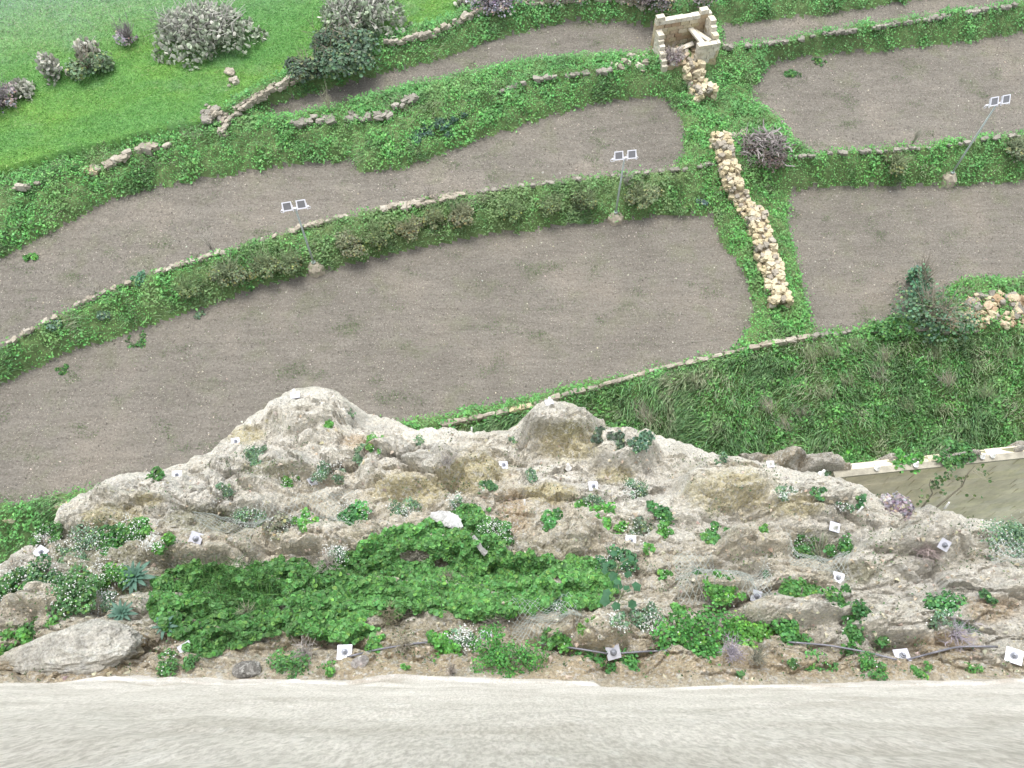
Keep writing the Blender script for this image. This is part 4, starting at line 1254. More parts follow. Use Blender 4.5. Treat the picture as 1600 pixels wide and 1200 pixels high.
def bush(name, label, px, py, wpx, h=None, kind='leafy', colr=GREEN, n=None, leaf=None, flowers=0, cat='shrub', zf=on_rock, group=None, lumps=6, twigs=0, twcol=(.25, .21, .17), flat=1.0):
    p, _ = zf(px, py)
    s = mpp(p); R_ = wpx * s / 2
    H_ = h if h else R_ * 1.1
    e = empty(name, (p.x, p.y, p.z - .04), label, cat, group)
    if leaf is None: leaf = max(.035, 5.0 * s)
    if n is None: n = int(min(5200, max(120, 3.2 * (R_ * R_ * 3.14) / (leaf * leaf * .6))))
    if kind in ('leafy', 'flower'):
        P, N_, k = cloud(n, R_, H_, lumps)
        lc = 1 + .16 * RNG.normal(size=int(lumps * 1.8))
        c = vary(np.array(colr) * 1.5, n, .25, .08) * lc[k][:, None]
        # a few yellower young leaves
        y_ = RNG.random(n) < .12; c[y_] *= np.array([1.5, 1.25, .9])
        leafmesh('foliage', P, N_, leaf * (.7 + .6 * RNG.random(n)), np.clip(c, .01, .6), M_LEAF, 'leaf' if leaf > .05 else 'diamond', e)
    if kind == 'grass':
        n = int(n * .8)
        a = RNG.random(n) * 6.283; q = np.sqrt(RNG.random(n)) * .45
        P = np.stack([np.cos(a) * q * R_, np.sin(a) * q * R_, np.zeros(n)], -1)
        D = np.stack([np.cos(a) * (q + .25) * 1.4, np.sin(a) * (q + .25) * 1.4, np.full(n, .9)], -1) + .3 * RNG.normal(size=(n, 3))
        D[:, 2] = np.abs(D[:, 2])
        blades('foliage', P, D, H_ * (.6 + .8 * RNG.random(n)), max(.012, 1.6 * s), vary(colr, n, .25, .08), M_GRASS, e)
    if flowers:
        m_ = flowers
        P, N_, k = cloud(m_, R_ * 1.06, H_ * 1.12, lumps)
        # heads of tiny white flowers gathered in clusters
        cc = P + RNG.normal(size=(m_, 3)) * R_ * np.array([.16, .16, .05])
        cc[:, 2] = np.maximum(cc[:, 2], H_ * .25)
        leafmesh('flowers', cc + np.array([0, -.02, .05]), np.array([0, -.4, 1]) + .5 * RNG.normal(size=(m_, 3)), .019 * (.6 + .8 * RNG.random(m_)), vary((.74, .78, .74), m_, .08, .02), M_FLOWER, 'leaf', e, 'stuff')
    if twigs:
        obj('twigs', twig_mb(twigs, R_ * 1.0, H_ * 1.15, max(.008, .65 * s), twcol).mesh('twigs', M_TWIG), e)
    return e

# ---- prickly pear thickets
def pads(name, label, px, py, wpx, hh, n, colr, dead=.3, cat='cactus', elong=1.0, zf=on_ground):
    p, _ = zf(px, py); s = mpp(p); R_ = wpx * s / 2
    e = empty(name, (p.x, p.y, p.z - .1), label, cat)
    ico = []
    # flattened pad: 10 outline points, two faces
    t = np.linspace(0, 2 * math.pi, 10, endpoint=False)
    out = np.stack([.36 * np.cos(t) * (1 + .15 * np.sin(t)), .0 * t, .5 * np.sin(t) + .5], -1)
    V0 = np.concatenate([out, [[0, .09, .5], [0, -.09, .5]]])
    F0 = []
    for j in range(10):
        k = (j + 1) % 10; F0 += [[j, k, 10], [k, j, 11]]
    F0 = np.array(F0)
    m = MB()
    n = int(n * 1.7)
    for i in range(n):
        a = random.uniform(0, 6.283); q = math.sqrt(random.random()) * (1 + .18 * math.sin(3 * a + px) + .1 * math.sin(7 * a))
        prof = math.sqrt(max(0.0, 1 - q * q * .9))
        base = np.array([math.cos(a) * q * R_ * elong, math.sin(a) * q * R_ * .8, random.random() ** .55 * hh * prof * .85])
        M = Matrix.Rotation(random.uniform(0, 6.28), 4, 'Z') @ Matrix.Rotation(random.gauss(0, .75), 4, 'X') @ Matrix.Rotation(random.gauss(0, .5), 4, 'Y')
        L_ = random.uniform(.18, .32)
        c = np.array(colr) * random.uniform(.7, 1.3)
        if random.random() < dead: c = np.array((.42, .42, .36)) * random.uniform(.7, 1.3)
        m.add((V0 * L_) @ np.array(M.to_3x3()).T + base, F0, c)
    o = obj('pads', m.mesh('pads', M_PEAR), e); tag(o, kind='stuff')
    nt = max(8, n // 12)
    obj('branches', twig_mb(nt, R_ * .95 * elong, hh, .032, (.36, .35, .32), spread=1).mesh('branches', M_TWIG), e)
    n2 = int(n * 1.8)
    P, N_, k = cloud(n2, R_ * .9, hh * .75, 8)
    P[:, 0] *= elong
    leafmesh('undergrowth', P, N_, .13, vary((.15, .19, .12), n2, .3, .1), M_LEAF, 'diamond', e)
    return e
pads('prickly_pear', 'largest grey prickly pear thicket, alone in the bright meadow at upper left', 322, 62, 150, 2.0, 900, (.31, .36, .26), .3, elong=1.05)
pads('prickly_pear', 'grey-green prickly pear thicket touching the top edge beside the leafy shrub', 568, 42, 135, 2.4, 750, (.30, .37, .25), .2)
pads('prickly_pear', 'small upright prickly pear with bare dead branches at far left', 88, 122, 36, 1.9, 90, (.36, .35, .29), .7)
pads('prickly_pear', 'tuft of pale prickly pear pads behind the round grey shrub at left', 140, 84, 40, 1.0, 70, (.38, .37, .30), .6)
pads('prickly_pear', 'flat patch of dry prickly pear pads at the left picture edge', 35, 146, 46, .9, 90, (.36, .37, .3), .5)
pads('prickly_pear', 'cut prickly pear pads piled at the meadow corner beside the purple brush', 722, 12, 20, .9, 30, (.30, .30, .22), .4)

# ---- shrubs out on the terraces
G = dict(zf=on_ground)
bush('leafy_shrub', 'dense dark grey-green leafy shrub below the second prickly pear thicket', 530, 92, 110, 1.9, colr=(.085, .135, .085), n=4200, leaf=.17, lumps=14, twigs=20, **G)
bush('leafy_shrub', 'lower end of the grey-green scrub pressed against the meadow wall', 485, 112, 62, 1.2, colr=(.10, .145, .095), n=1700, leaf=.15, lumps=8, twigs=14, **G)
bush('leafy_shrub', 'round grey-green shrub in the middle of the left meadow scrub', 145, 112, 62, 1.5, colr=(.10, .15, .085), n=1800, leaf=.15, lumps=9, twigs=16, **G)
bush('bare_shrub', 'small purple-grey bare shrub at the right end of the left meadow scrub', 203, 66, 36, 1.2, n=260, colr=PURP, leaf=.11, twigs=50, twcol=(.26, .23, .24), **G)
bush('bare_shrub', 'purple-grey bare shrub cut by the left picture edge in the meadow', 5, 165, 60, 1.3, n=420, colr=PURP, leaf=.12, twigs=70, twcol=(.24, .21, .22), **G)
bush('bare_shrub', 'purplish bare thicket beyond the wall left of top centre', 770, 8, 78, 1.5, n=900, colr=(.21, .20, .22), leaf=.13, twigs=120, twcol=(.24, .22, .24), lumps=9, **G)
bush('bare_shrub', 'wide grey bare thicket beyond the wall at top centre', 890, -14, 110, 1.6, n=900, colr=(.2, .2, .18), leaf=.13, twigs=120, twcol=(.26, .24, .23), lumps=9, **G)
bush('bare_shrub', 'dark bare thicket behind the wall just left of the hut', 1012, 6, 80, 1.5, n=900, colr=(.19, .175, .17), leaf=.13, twigs=140, twcol=(.24, .21, .2), lumps=9, **G)
bush('bare_shrub', 'small grey bare shrub rising behind the ruined hut', 1090, 2, 60, 1.2, n=300, colr=(.2, .19, .18), leaf=.12, twigs=90, twcol=(.26, .24, .23), **G)
bush('bare_shrub', 'dry grey brush lying against the open front of the hut', 1050, 98, 42, .8, n=260, colr=(.24, .2, .2), leaf=.1, twigs=80, twcol=(.32, .28, .27), **G)
for px, py, w_, lb in ((648, 214, 34, 'dark blue-green rounded plant, lowest of the row on the middle bank'), (668, 204, 26, 'dark blue-green plant second in the row on the middle bank'),
                       (688, 196, 34, 'largest blue-green plant in the row on the middle bank'), (706, 190, 24, 'small blue-green plant near the top of the row on the middle bank'),
                       (724, 183, 18, 'topmost tiny blue-green plant of the row on the middle bank'), (703, 212, 20, 'pale grey-green plant beside the blue-green row')):
    bush('blue_green_plant', lb, px, py, w_, .55, colr=(.065, .125, .09), leaf=.13, cat='plant', group='blue-green plants on the middle bank', **G)
for px, py, w_, h_, cc, lb in (
    (722, 352, 46, 1.3, (.22, .20, .15), 'pinkish brown dry shrub, rightmost on the long bank left of centre'),
    (680, 358, 40, 1.2, (.17, .18, .11), 'olive-brown shrub left of the pinkish dry shrub on the long bank'),
    (640, 372, 46, 1.2, (.20, .18, .13), 'brown dry shrub in the middle of the long bank'),
    (590, 385, 60, 1.4, (.14, .17, .09), 'wide olive shrub on the long bank above the large field'),
    (548, 398, 54, 1.3, (.19, .18, .13), 'brown shrub just right of the left floodlight footing'),
    (455, 425, 46, 1.2, (.14, .165, .1), 'olive shrub touching the left floodlight pole'),
    (415, 432, 60, 1.3, (.15, .17, .105), 'wide olive scrub left of the left floodlight'),
    (360, 442, 56, 1.2, (.155, .17, .115), 'grassy olive shrub on the long bank, leftmost of the dry ones'),
    (295, 466, 44, .9, (.12, .16, .08), 'low olive patch on the long bank near the left'),
    (800, 345, 48, 1.0, (.11, .16, .075), 'low olive shrub between pinkish shrub and centre floodlight'),
    (860, 335, 56, 1.1, (.13, .165, .09), 'olive shrub left of the centre floodlight'),
    (915, 328, 46, 1.1, (.13, .16, .09), 'olive shrub touching the centre floodlight on its left'),
    (1005, 322, 60, 1.2, (.15, .165, .105), 'dry olive shrub right of the centre floodlight'),
    (1395, 268, 50, 1.0, (.15, .165, .1), 'dry olive shrub on the bank left of the right floodlight'),
    (1585, 245, 50, 1.0, (.17, .18, .13), 'dry shrub on the upper right bank at the picture edge')):
    cc = tuple(.62 * np.array(cc) + .38 * np.array((.13, .20, .08)))
    bush('dry_shrub', lb, px, py - 9, w_ * .95, h_ * .8, colr=cc, leaf=.10, n=1300, twigs=60, twcol=np.array(cc) * 1.5, group='dry shrubs on the floodlit bank', lumps=8, **G)
bush('grey_plant', 'small blue-grey plant on the green corner beside the cross wall', 1097, 316, 22, .5, colr=(.13, .19, .18), leaf=.1, cat='plant', **G)
bush('grey_plant', 'small grey plant on the long bank near the left edge', 165, 492, 26, .5, colr=(.12, .19, .14), leaf=.1, cat='plant', **G)
bush('grey_plant', 'bluish plant at the stone edging of the far left terrace', 85, 508, 24, .5, colr=(.10, .17, .12), leaf=.1, cat='plant', **G)
bush('grey_plant', 'bluish plant on the stone edging half way along the left bank', 218, 438, 26, .5, colr=(.08, .18, .11), leaf=.1, cat='plant', **G)
bush('weed_clump', 'round green weed standing alone in the left terrace soil', 48, 404, 24, .35, colr=GREEN, leaf=.09, cat='weed', **G)
bush('weed_clump', 'low weed in the large field just below the long bank', 210, 530, 40, .22, colr=DEEP, leaf=.09, n=180, cat='weed', **G)
bush('weed_clump', 'low weed at the left end of the large field', 95, 580, 26, .2, colr=DEEP, leaf=.09, n=120, cat='weed', **G)
bush('weed_clump', 'bluish weed below the dry shrubs in the large field', 312, 494, 18, .25, colr=TEAL, leaf=.09, n=90, cat='weed', **G)
bush('weed_clump', 'green weed at the left corner of the upper right field', 1238, 115, 28, .3, colr=DEEP, leaf=.1, n=200, cat='weed', **G)
bush('weed_clump', 'second green weed near the top of the upper right field', 1280, 98, 22, .25, colr=DEEP, leaf=.1, n=140, cat='weed', **G)
bush('leafy_bush', 'tall grey-green leafy bush with bare limbs growing up over the lower right field', 1450, 505, 125, 2.3, colr=(.09, .16, .095), n=1500, leaf=.13, lumps=14, twigs=60, twcol=(.26, .23, .18), cat='bush', **G)
bush('leafy_bush', 'loose upper sprays of the grey-green bush reaching left over the field', 1428, 452, 52, 2.2, colr=(.075, .17, .10), n=620, leaf=.14, lumps=8, twigs=26, twcol=(.26, .23, .18), cat='bush', **G)
bush('leafy_bush', 'low dark bush between leafy bush and the field corner', 1390, 512, 60, .8, colr=DEEP, n=700, leaf=.12, cat='bush', **G)

# dead brush beside the cross wall
p, _ = on_ground(1198, 240)
e = empty('brush_pile', (p.x, p.y, p.z - .05), 'dark heap of dead branches beside the ochre cross wall', 'brush pile')
mb = MB()
for i in range(420):
    a = random.uniform(0, 6.28); q = math.sqrt(random.random())
    b0 = np.array([math.cos(a) * q * 1.25 - .1, math.sin(a) * q * 1.15 + .35, random.random() * 1.1 * (1 - q * q)])
    L_ = random.uniform(.2, .75); a2 = random.uniform(0, 6.28); d = np.array([math.cos(a2), math.sin(a2), random.uniform(-.3, .6)]) * L_
    thick = random.choice([.015, .02, .03, .055])
    mb.tube([b0, b0 + d * .5 + RNG.normal(0, .08, 3), b0 + d], [thick, thick * .8, thick * .5], np.array(random.choice([(.28, .25, .24), (.22, .2, .19), (.36, .33, .32), (.16, .14, .13)])) * random.uniform(.8, 1.2), 4)
obj('branches', mb.mesh('branches', M_TWIG), e)
P, N_, k = cloud(700, 1.5, 1.0, 8)
obj_ = leafmesh('dead_leaves', P, N_, .13, vary((.14, .115, .10), 700, .3, .08), M_LEAF, 'diamond', e)

# saplings against the mossy wall
def sapling(px0, py0, px1, py1, label, nl):
    p, _ = on_rock(px0, py0)
    tgt = W(px1, py1, p.z + 1.0) if False else None
    s = mpp(p)
    h = max(.6, (py0 - py1) * s / .62)
    top = np.array([p.x + (px1 - px0) * s * .6, p.y + .25, p.z + h])
    e = empty('sapling', p, label, 'sapling')
    b = MB(); base = np.array([0, 0, -.1]); tp = top - np.array(p)
    mid = tp * .5 + np.array([.12, 0, 0])
    b.tube([base, mid * .6, mid, tp * .8, tp], [.022, .018, .014, .01, .006], (.24, .22, .17), 5)
    LP = []; 
    for i in range(7):
        t = random.uniform(.35, 1); q = tp * t + np.array([.1 * math.sin(t * 3), 0, 0])
        w_ = q + np.array([random.uniform(-.35, .35), random.uniform(-.3, .3), random.uniform(0, .25)])
        b.tube([q, w_], [.007, .004], (.24, .22, .17), 3)
        for _ in range(nl): LP.append(q + (w_ - q) * random.uniform(.5, 1.1) + RNG.normal(0, .05, 3))
    obj('stem', b.mesh('stem', M_TWIG), e)
    leafmesh('leaves', np.array(LP), RNG.normal(size=(len(LP), 3)) + [0, -.3, 1], .075, vary((.10, .17, .07), len(LP)), M_LEAF, 'leaf', e)
sapling(1442, 792, 1422, 752, 'leafy sapling on the left in front of the mossy wall', 9)
sapling(1466, 790, 1480, 722, 'thin dark sapling with few leaves standing before the mossy wall', 3)

# ---- plants on the rock slope
FL = dict(kind='flower', cat='flowering plant', group='white-flowered plants on the rock')
LF = dict(cat='green plant', group='green clumps on the rock')
ROCKPLANTS = [
 # px, py, width px, height m, colour, flowers, label
 (450, 756, 46, .35, GREEN, 120, 'low white-flowered bush left of the plate in the upper hollow'),
 (515, 742, 54, .6, TEAL, 260, 'tall white-flowered bush right of the plate in the upper hollow'),
 (588, 700, 40, .3, GREEN, 30, 'round green tuft in the gully right of the highest knob'),
 (560, 712, 42, .2, TEAL, 10, 'flat bluish tuft left of the round one in the high gully'),
 (400, 712, 52, .18, TEAL, 20, 'flat pale tuft spread on the white rock under the shoulder plate'),
 (512, 664, 22, .15, GREEN, 0, 'tiny green tuft on the face of the highest knob'),
 (655, 690, 22, .2, TEAL, 8, 'small bluish tuft near the crest saddle'),
 (548, 645, 20, .15, TEAL, 6, 'tiny tuft on the right flank of the highest knob'),
 (243, 747, 36, .25, DEEP, 10, 'low dark tuft left of the small plate near the field'),
 (345, 770, 40, .2, TEAL, 30, 'sparse tuft on the speckled rock left of the upper hollow'),
 (395, 812, 52, .55, TEAL, 300, 'white-flowered bush at the left end of the drooping netting'),
 (440, 820, 50, .3, (.15, .16, .12), 120, 'dry flowering tangle under the drooping netting'),
 (478, 815, 36, .35, GREEN, 20, 'bright green clump half way along the drooping netting'),
 (555, 810, 62, .5, (.06, .17, .06), 200, 'flowering clump at the right end of the brown ledge'),
 (635, 800, 46, .6, TEAL, 300, 'upright white-flowered bush on the front of the tan bluff'),
 (712, 785, 26, .5, TEAL, 140, 'narrow white-flowered plant climbing the right side of the tan bluff'),
 (760, 760, 32, .3, (.07, .15, .07), 20, 'small dark clump in the crack right of the yellow bluff'),
 (775, 835, 62, .5, DEEP, 300, 'dark white-flowered bush right of the white plastic sheet'),
 (530, 872, 40, .6, TEAL, 320, 'straggly white-flowered bush at the top edge of the green mat'),
 (225, 830, 52, .6, GREEN, 240, 'flowering bush climbing the rock left of the mossy hollow'),
 (255, 850, 40, .5, GREEN, 260, 'flowering bush next to the large tilted plate'),
 (190, 850, 70, .5, (.06, .16, .05), 280, 'wide flowering bush on the left shoulder of the slope'),
 (130, 860, 80, .5, TEAL, 320, 'dense flowering bush spreading over the left shoulder'),
 (75, 840, 46, .35, DEEP, 160, 'dark flowering tuft at the left crest'),
 (60, 905, 90, .5, (.06, .13, .06), 260, 'flowering bush at the far left of the slope'),
 (20, 925, 70, .5, DEEP, 160, 'dark flowering bush cut by the left picture edge'),
 (120, 930, 90, .5, (.07, .15, .06), 260, 'tangled flowering bush above the bare earth at left'),
 (180, 905, 60, .6, (.07, .18, .05), 300, 'bushy flowering plant left of the blue-green rosette'),
 (175, 945, 44, .5, TEAL, 300, 'white-flowered plant just above the lower rosette'),
 (20, 1020, 74, .5, GREEN, 0, 'bright green clump behind the boulder at the left edge'),
 (85, 974, 26, .18, GREEN, 0, 'tiny green tuft on bare earth above the boulder'),
 (50, 990, 60, .3, DEEP, 0, 'low green patch touching the back of the boulder'),
 (262, 1038, 50, .5, DEEP, 30, 'dark green clump right of the boulder at the wall foot'),
 (300, 1032, 40, .4, (.06, .14, .05), 0, 'green clump below the half hidden white plate'),
 (460, 1038, 66, .45, DEEP, 0, 'dark green clump left of the large square plate at the wall foot'),
 (516, 1044, 34, .4, GREEN, 0, 'small green clump touching the large square plate'),
 (588, 1002, 40, .3, GREEN, 0, 'small bright clump above the black cable'),
 (632, 1046, 24, .2, GREEN, 0, 'tiny green tuft between plate and round bush at the wall foot'),
 (685, 1012, 66, .5, (.07, .20, .045), 0, 'round green bush left of the tall white-flowered plant'),
 (722, 1005, 44, .8, TEAL, 520, 'tall plant covered in white flowers hanging below the green mat'),
 (790, 1030, 110, .6, (.06, .18, .045), 10, 'wide green bush under the plate at the wall foot'),
 (745, 1012, 30, .3, DEEP, 50, 'sprig of white flowers left of the plate under the mat'),
 (880, 1000, 56, .35, GREEN, 10, 'green clump where the dark cable begins, left of centre'),
 (862, 998, 36, .3, DEEP, 0, 'small deep green clump on the tan earth mound'),
 (920, 975, 40, .25, (.09, .2, .05), 0, 'yellowish green clump draped over the tan mound'),
 (945, 1048, 100, .5, (.06, .17, .05), 0, 'wide green clump at the wall foot below the central plate'),
 (1085, 1012, 135, .5, (.065, .19, .05), 16, 'biggest rounded green bush at the middle of the wall foot'),
 (1175, 990, 90, .5, (.08, .21, .045), 8, 'bright green right arm of the biggest rounded bush'),
 (1235, 992, 60, .5, (.06, .17, .05), 6, 'dense green clump at the start of the right cable'),
 (875, 948, 34, .4, TEAL, 160, 'white-flowered tuft at the lower right corner of the big mat'),
 (965, 975, 34, .6, TEAL, 180, 'slender white-flowered plant left of the domed flowering bush'),
 (1008, 965, 58, .6, TEAL, 420, 'domed white-flowered bush above the biggest green bush'),
 (1058, 952, 30, .3, GREEN, 0, 'bright green tuft on the tan rock under the netting'),
 (1040, 902, 28, .25, GREEN, 10, 'small green tuft left of the netting hollow'),
 (1135, 918, 70, .12, (.075, .20, .05), 10, 'thick rounded green clump above the corner plate'),
 (1085, 895, 50, .3, (.06, .15, .06), 40, 'thin green growth under the netting hollow'),
 (1205, 895, 34, .3, TEAL, 60, 'bluish flowering tuft right of the thick green clump'),
 (860, 815, 44, .3, (.06, .17, .055), 30, 'soft green clump left of the central green tufts'),
 (940, 805, 44, .3, (.075, .21, .05), 4, 'bright green clump, uppermost of the central tufts'),
 (955, 830, 50, .3, (.075, .21, .05), 4, 'bright green clump below the uppermost central tuft'),
 (925, 785, 30, .3, TEAL, 30, 'flowering tuft at the top of the central tufts'),
 (990, 770, 44, .5, TEAL, 200, 'white-flowered bush in the notch right of the clean square plate'),
 (1035, 795, 50, .2, (.06, .17, .06), 0, 'flat green strip on the ledge right of the notch'),
 (1035, 830, 34, .35, GREEN, 20, 'green tuft right of the central flowers'),
 (1000, 830, 50, .25, (.12, .17, .11), 160, 'sparse grey-green tuft full of tiny flowers in the middle'),
 (1012, 858, 22, .25, GREEN, 0, 'small green tuft right of the earth plate'),
 (910, 790, 24, .2, GREEN, 0, 'small tuft on pale rock left of the central tufts'),
 (960, 885, 60, .5, (.05, .13, .06), 140, 'dark flowering clump at the right shoulder of the big mat'),
 (830, 745, 30, .25, TEAL, 20, 'bluish tuft on the rock below the yellow faced knob'),
 (1120, 836, 44, .2, (.07, .18, .06), 20, 'flat green tuft on the pale shelf right of centre'),
 (1190, 830, 30, .2, GREEN, 4, 'small green tuft at the right end of the pale shelf'),
 (802, 690, 18, .2, TEAL, 0, 'tiny tuft left of the yellow faced knob'),
 (950, 685, 50, .2, (.07, .10, .07), 0, 'dark scrub in the cleft right of the yellow faced knob'),
 (1000, 695, 50, .2, (.06, .11, .07), 20, 'dark scrub along the ridge right of the knob'),
 (1125, 716, 30, .2, TEAL, 0, 'bluish tuft on the right part of the crest'),
 (1228, 770, 34, .35, TEAL, 150, 'white-flowered tuft on the rock left of the mossy wall'),
 (1278, 772, 26, .25, (.07, .17, .07), 6, 'green tuft right of the flowering tuft near the mossy wall'),
 (1318, 788, 30, .3, TEAL, 90, 'flowering tuft under the left end of the mossy wall'),
 (1345, 785, 22, .35, (.05, .13, .06), 10, 'dark tuft at the foot of the mossy wall'),
 (1385, 785, 46, .3, DEEP, 0, 'dark green clump in the gap before the mossy wall'),
 (1440, 790, 50, .3, DEEP, 30, 'dark clump at the base of the two saplings'),
 (1520, 800, 70, .3, TEAL, 160, 'flowering fringe on the ridge in front of the mossy wall'),
 (1585, 812, 60, .8, DEEP, 10, 'dark bush in the corner under the mossy wall'),
 (1250, 850, 60, .5, DEEP, 160, 'dark flowering bush in the hollow with straggly grass'),
 (1320, 866, 60, .4, (.06, .16, .05), 80, 'green flowering tuft right of the straggly grass hollow'),
 (1400, 795, 60, .25, PURP, 0, 'purple-grey matted plant on the rock before the mossy wall'),
 (1575, 850, 90, .5, TEAL, 380, 'broad flowering bush under netting at the right edge'),
 (1480, 955, 66, .35, (.06, .16, .06), 170, 'flowering clump in the middle of the right slope'),
 (1465, 968, 40, .3, TEAL, 40, 'bluish fringe below the flowering clump on the right slope'),
 (1520, 985, 56, .25, (.06, .15, .06), 10, 'green strip right of the purple twigs'),
 (1545, 930, 28, .2, (.06, .14, .06), 0, 'tiny dark tuft on pale rock at the right'),
 (1320, 940, 60, .2, (.06, .16, .05), 10, 'thin green growth below the tan earth plate'),
 (1250, 930, 80, .2, (.07, .17, .05), 0, 'long green strip on the ledge under the netting'),
 (1345, 965, 50, .25, (.05, .14, .05), 0, 'green tuft behind the pale rock fold at right'),
 (1330, 992, 56, .3, (.06, .16, .05), 6, 'green clump on the pale rock above the right cable'),
 (1380, 1000, 40, .25, (.07, .18, .06), 6, 'small bright tuft on the pale rock above the brownish plate'),
 (1280, 1045, 56, .35, (.06, .17, .05), 8, 'green clump at the wall foot under the right cable'),
 (1235, 1035, 24, .2, DEEP, 6, 'tiny dark clump left of the one under the right cable'),
 (1360, 1046, 56, .35, (.06, .17, .05), 4, 'green clump at the wall foot left of the brownish plate'),
 (1445, 1048, 42, .3, (.07, .19, .05), 0, 'green clump at the wall foot right of the brownish plate'),
 (1520, 1048, 28, .25, (.07, .18, .05), 0, 'rightmost small green tuft at the wall foot'),
 (1158, 1056, 22, .2, DEEP, 4, 'tiny dark tuft at the wall foot right of the biggest bush'),
 (1415, 720, 50, .5, (.07, .2, .05), 4, 'green bush on the ledge behind the mossy wall'),
 (1490, 715, 66, .5, DEEP, 4, 'dark wide bush on the ledge behind the mossy wall'),
 (1325, 722, 40, .5, (.07, .2, .05), 0, 'bright green bush left of the ledge boulders'),
 (1295, 738, 40, .3, TEAL, 30, 'flowering tuft where the mossy wall begins'),
]
def on_ledge(px, py):
    p, n_ = cast(BV_L, px, py)
    return (p, n_) if p is not None else on_any(px, py)
for px, py, w_, h_, cc, fl, lb in ROCKPLANTS:
    z_ = on_rock if cast(BV_R, px, py)[0] is not None else on_ledge
    kw = FL if fl >= 60 else LF
    kw = dict(kw); kw.setdefault('kind', 'leafy')
    bush('flowering_plant' if fl >= 60 else 'green_plant', lb, px, py, w_, h_ * .85, colr=cc, flowers=int(fl * .9), zf=z_, leaf=None if cc != TEAL else .05, lumps=max(4, int(w_ / 9)), **kw)

# dry twiggy plants on the slope
for px, py, w_, h_, cc, lb in (
    (478, 1022, 54, .45, (.42, .39, .37), 'pale grey bare twigs left of the large square plate'),
    (515, 888, 50, .4, (.36, .33, .30), 'pale dead twigs lying on the green mat'),
    (610, 970, 56, .4, (.24, .22, .15), 'brownish dead twigs hanging at the lower edge of the mat'),
    (632, 1010, 40, .4, (.40, .37, .30), 'pale dry stalks crossing the black cable'),
    (770, 975, 40, .4, (.36, .33, .30), 'dry twigs above the plate under the mat'),
    (708, 1050, 26, .35, (.42, .38, .34), 'two pale dry stalks at the wall foot'),
    (1140, 1018, 60, .4, (.36, .33, .38), 'violet-grey bare twigs right of the biggest green bush'),
    (1180, 1030, 40, .4, (.25, .25, .2), 'dull dry tuft beside the violet twigs'),
    (1490, 992, 80, .3, (.36, .33, .38), 'violet-grey dry brush on the right slope above the cable'),
    (1440, 862, 70, .35, (.34, .28, .27), 'reddish grey dry brush on the right slope below a plate'),
    (700, 905, 26, .3, (.30, .28, .22), 'small dry tangle in the middle of the mat'),
    (390, 960, 40, .3, (.28, .28, .2), 'thin dry tangle in the left part of the mat'),
    (650, 872, 50, .3, (.30, .29, .24), 'dry tangle behind the top edge of the mat'),
    (700, 722, 60, .3, (.34, .32, .30), 'wiry grey tangle on the rock above the yellow bluff'),
    (330, 388, 40, 1.3, (.40, .37, .33), 'bare forked stalk at the edge of the left terrace'),
    (150, 462, 44, 1.0, (.38, .35, .31), 'dry stalks leaning over the far left stone edging'),
    (672, 312, 30, 1.1, (.40, .36, .33), 'dry stalks above the stone edging right of the left floodlight'),
    (978, 290, 46, 1.0, (.36, .33, .31), 'pale dry twigs just right of the centre floodlight pole'),
    (1425, 226, 20, 1.4, (.42, .40, .34), 'thin straw stalk above the upper right bank'),
    (515, 172, 26, 1.5, (.42, .40, .30), 'tall pale straw stalks at the lower edge of the small upper field')):
    zf = on_rock if py > 600 else on_ground
    p, _ = zf(px, py); s = mpp(p)
    e = empty('dry_twigs', (p.x, p.y, p.z), lb, 'dry plant', 'bare dry plants')
    obj('twigs', twig_mb(40 if py > 600 else 14, w_ * s / 2, h_, .0065 if py > 600 else .014, cc, spread=1, branch=3).mesh('twigs', M_TWIG), e)

# straggly pale grass tuft in the netted hollow
bush('grass_tuft', 'pale straggly grass tuft in the netted hollow on the right slope', 1285, 872, 70, .5, kind='grass', colr=(.30, .33, .24), n=260, cat='grass tuft')

# blue-green rosettes whose long leaves can be told apart
def rosette(px, py, wpx, label, n=26):
    p, n_ = on_rock(px, py); s = mpp(p); R_ = wpx * s / 2
    e = empty('spurge_rosette', p + Vector((0, 0, .12)), label, 'succulent plant', 'blue-green rosettes')
    L_ = 1.0
    t = np.linspace(0, 1, 6); w = np.array([.04, .08, .11, .11, .075, .0])
    V = []; F = []
    for i in range(6):
        z_ = .12 * math.sin(t[i] * math.pi) - .12 * t[i] ** 2
        V += [(t[i], w[i], z_ + .02), (t[i], 0, z_), (t[i], -w[i], z_ + .02)]
    for i in range(5):
        a = i * 3
        F += [[a, a + 3, a + 4], [a, a + 4, a + 1], [a + 1, a + 4, a + 5], [a + 1, a + 5, a + 2]]
    me = make_mesh('leaf', V, F, M_LEAF, np.tile((.10, .20, .15), (18, 1)), True)
    for i in range(n):
        o = obj('leaf', me, e)
        ring = i / n
        o.rotation_euler = (random.uniform(-.15, .15), -.15 - .95 * ring + random.uniform(-.1, .1), i * 2.4)
        k = R_ * (1.05 - .45 * ring) * random.uniform(.9, 1.1); o.scale = (k, k * 1.0, k)
    b = MB(); b.tube([(0, 0, -.25), (0, 0, .02)], [.03, .02], (.22, .2, .14), 6)
    obj('stem', b.mesh('stem', M_TWIG), e)
rosette(216, 906, 62, 'larger blue-green spiky rosette left of the big green mat')
rosette(196, 962, 50, 'smaller blue-green spiky rosette just behind the big boulder')
rosette(262, 982, 44, 'dull blue-green rosette half hidden at the left end of the green mat', 16)

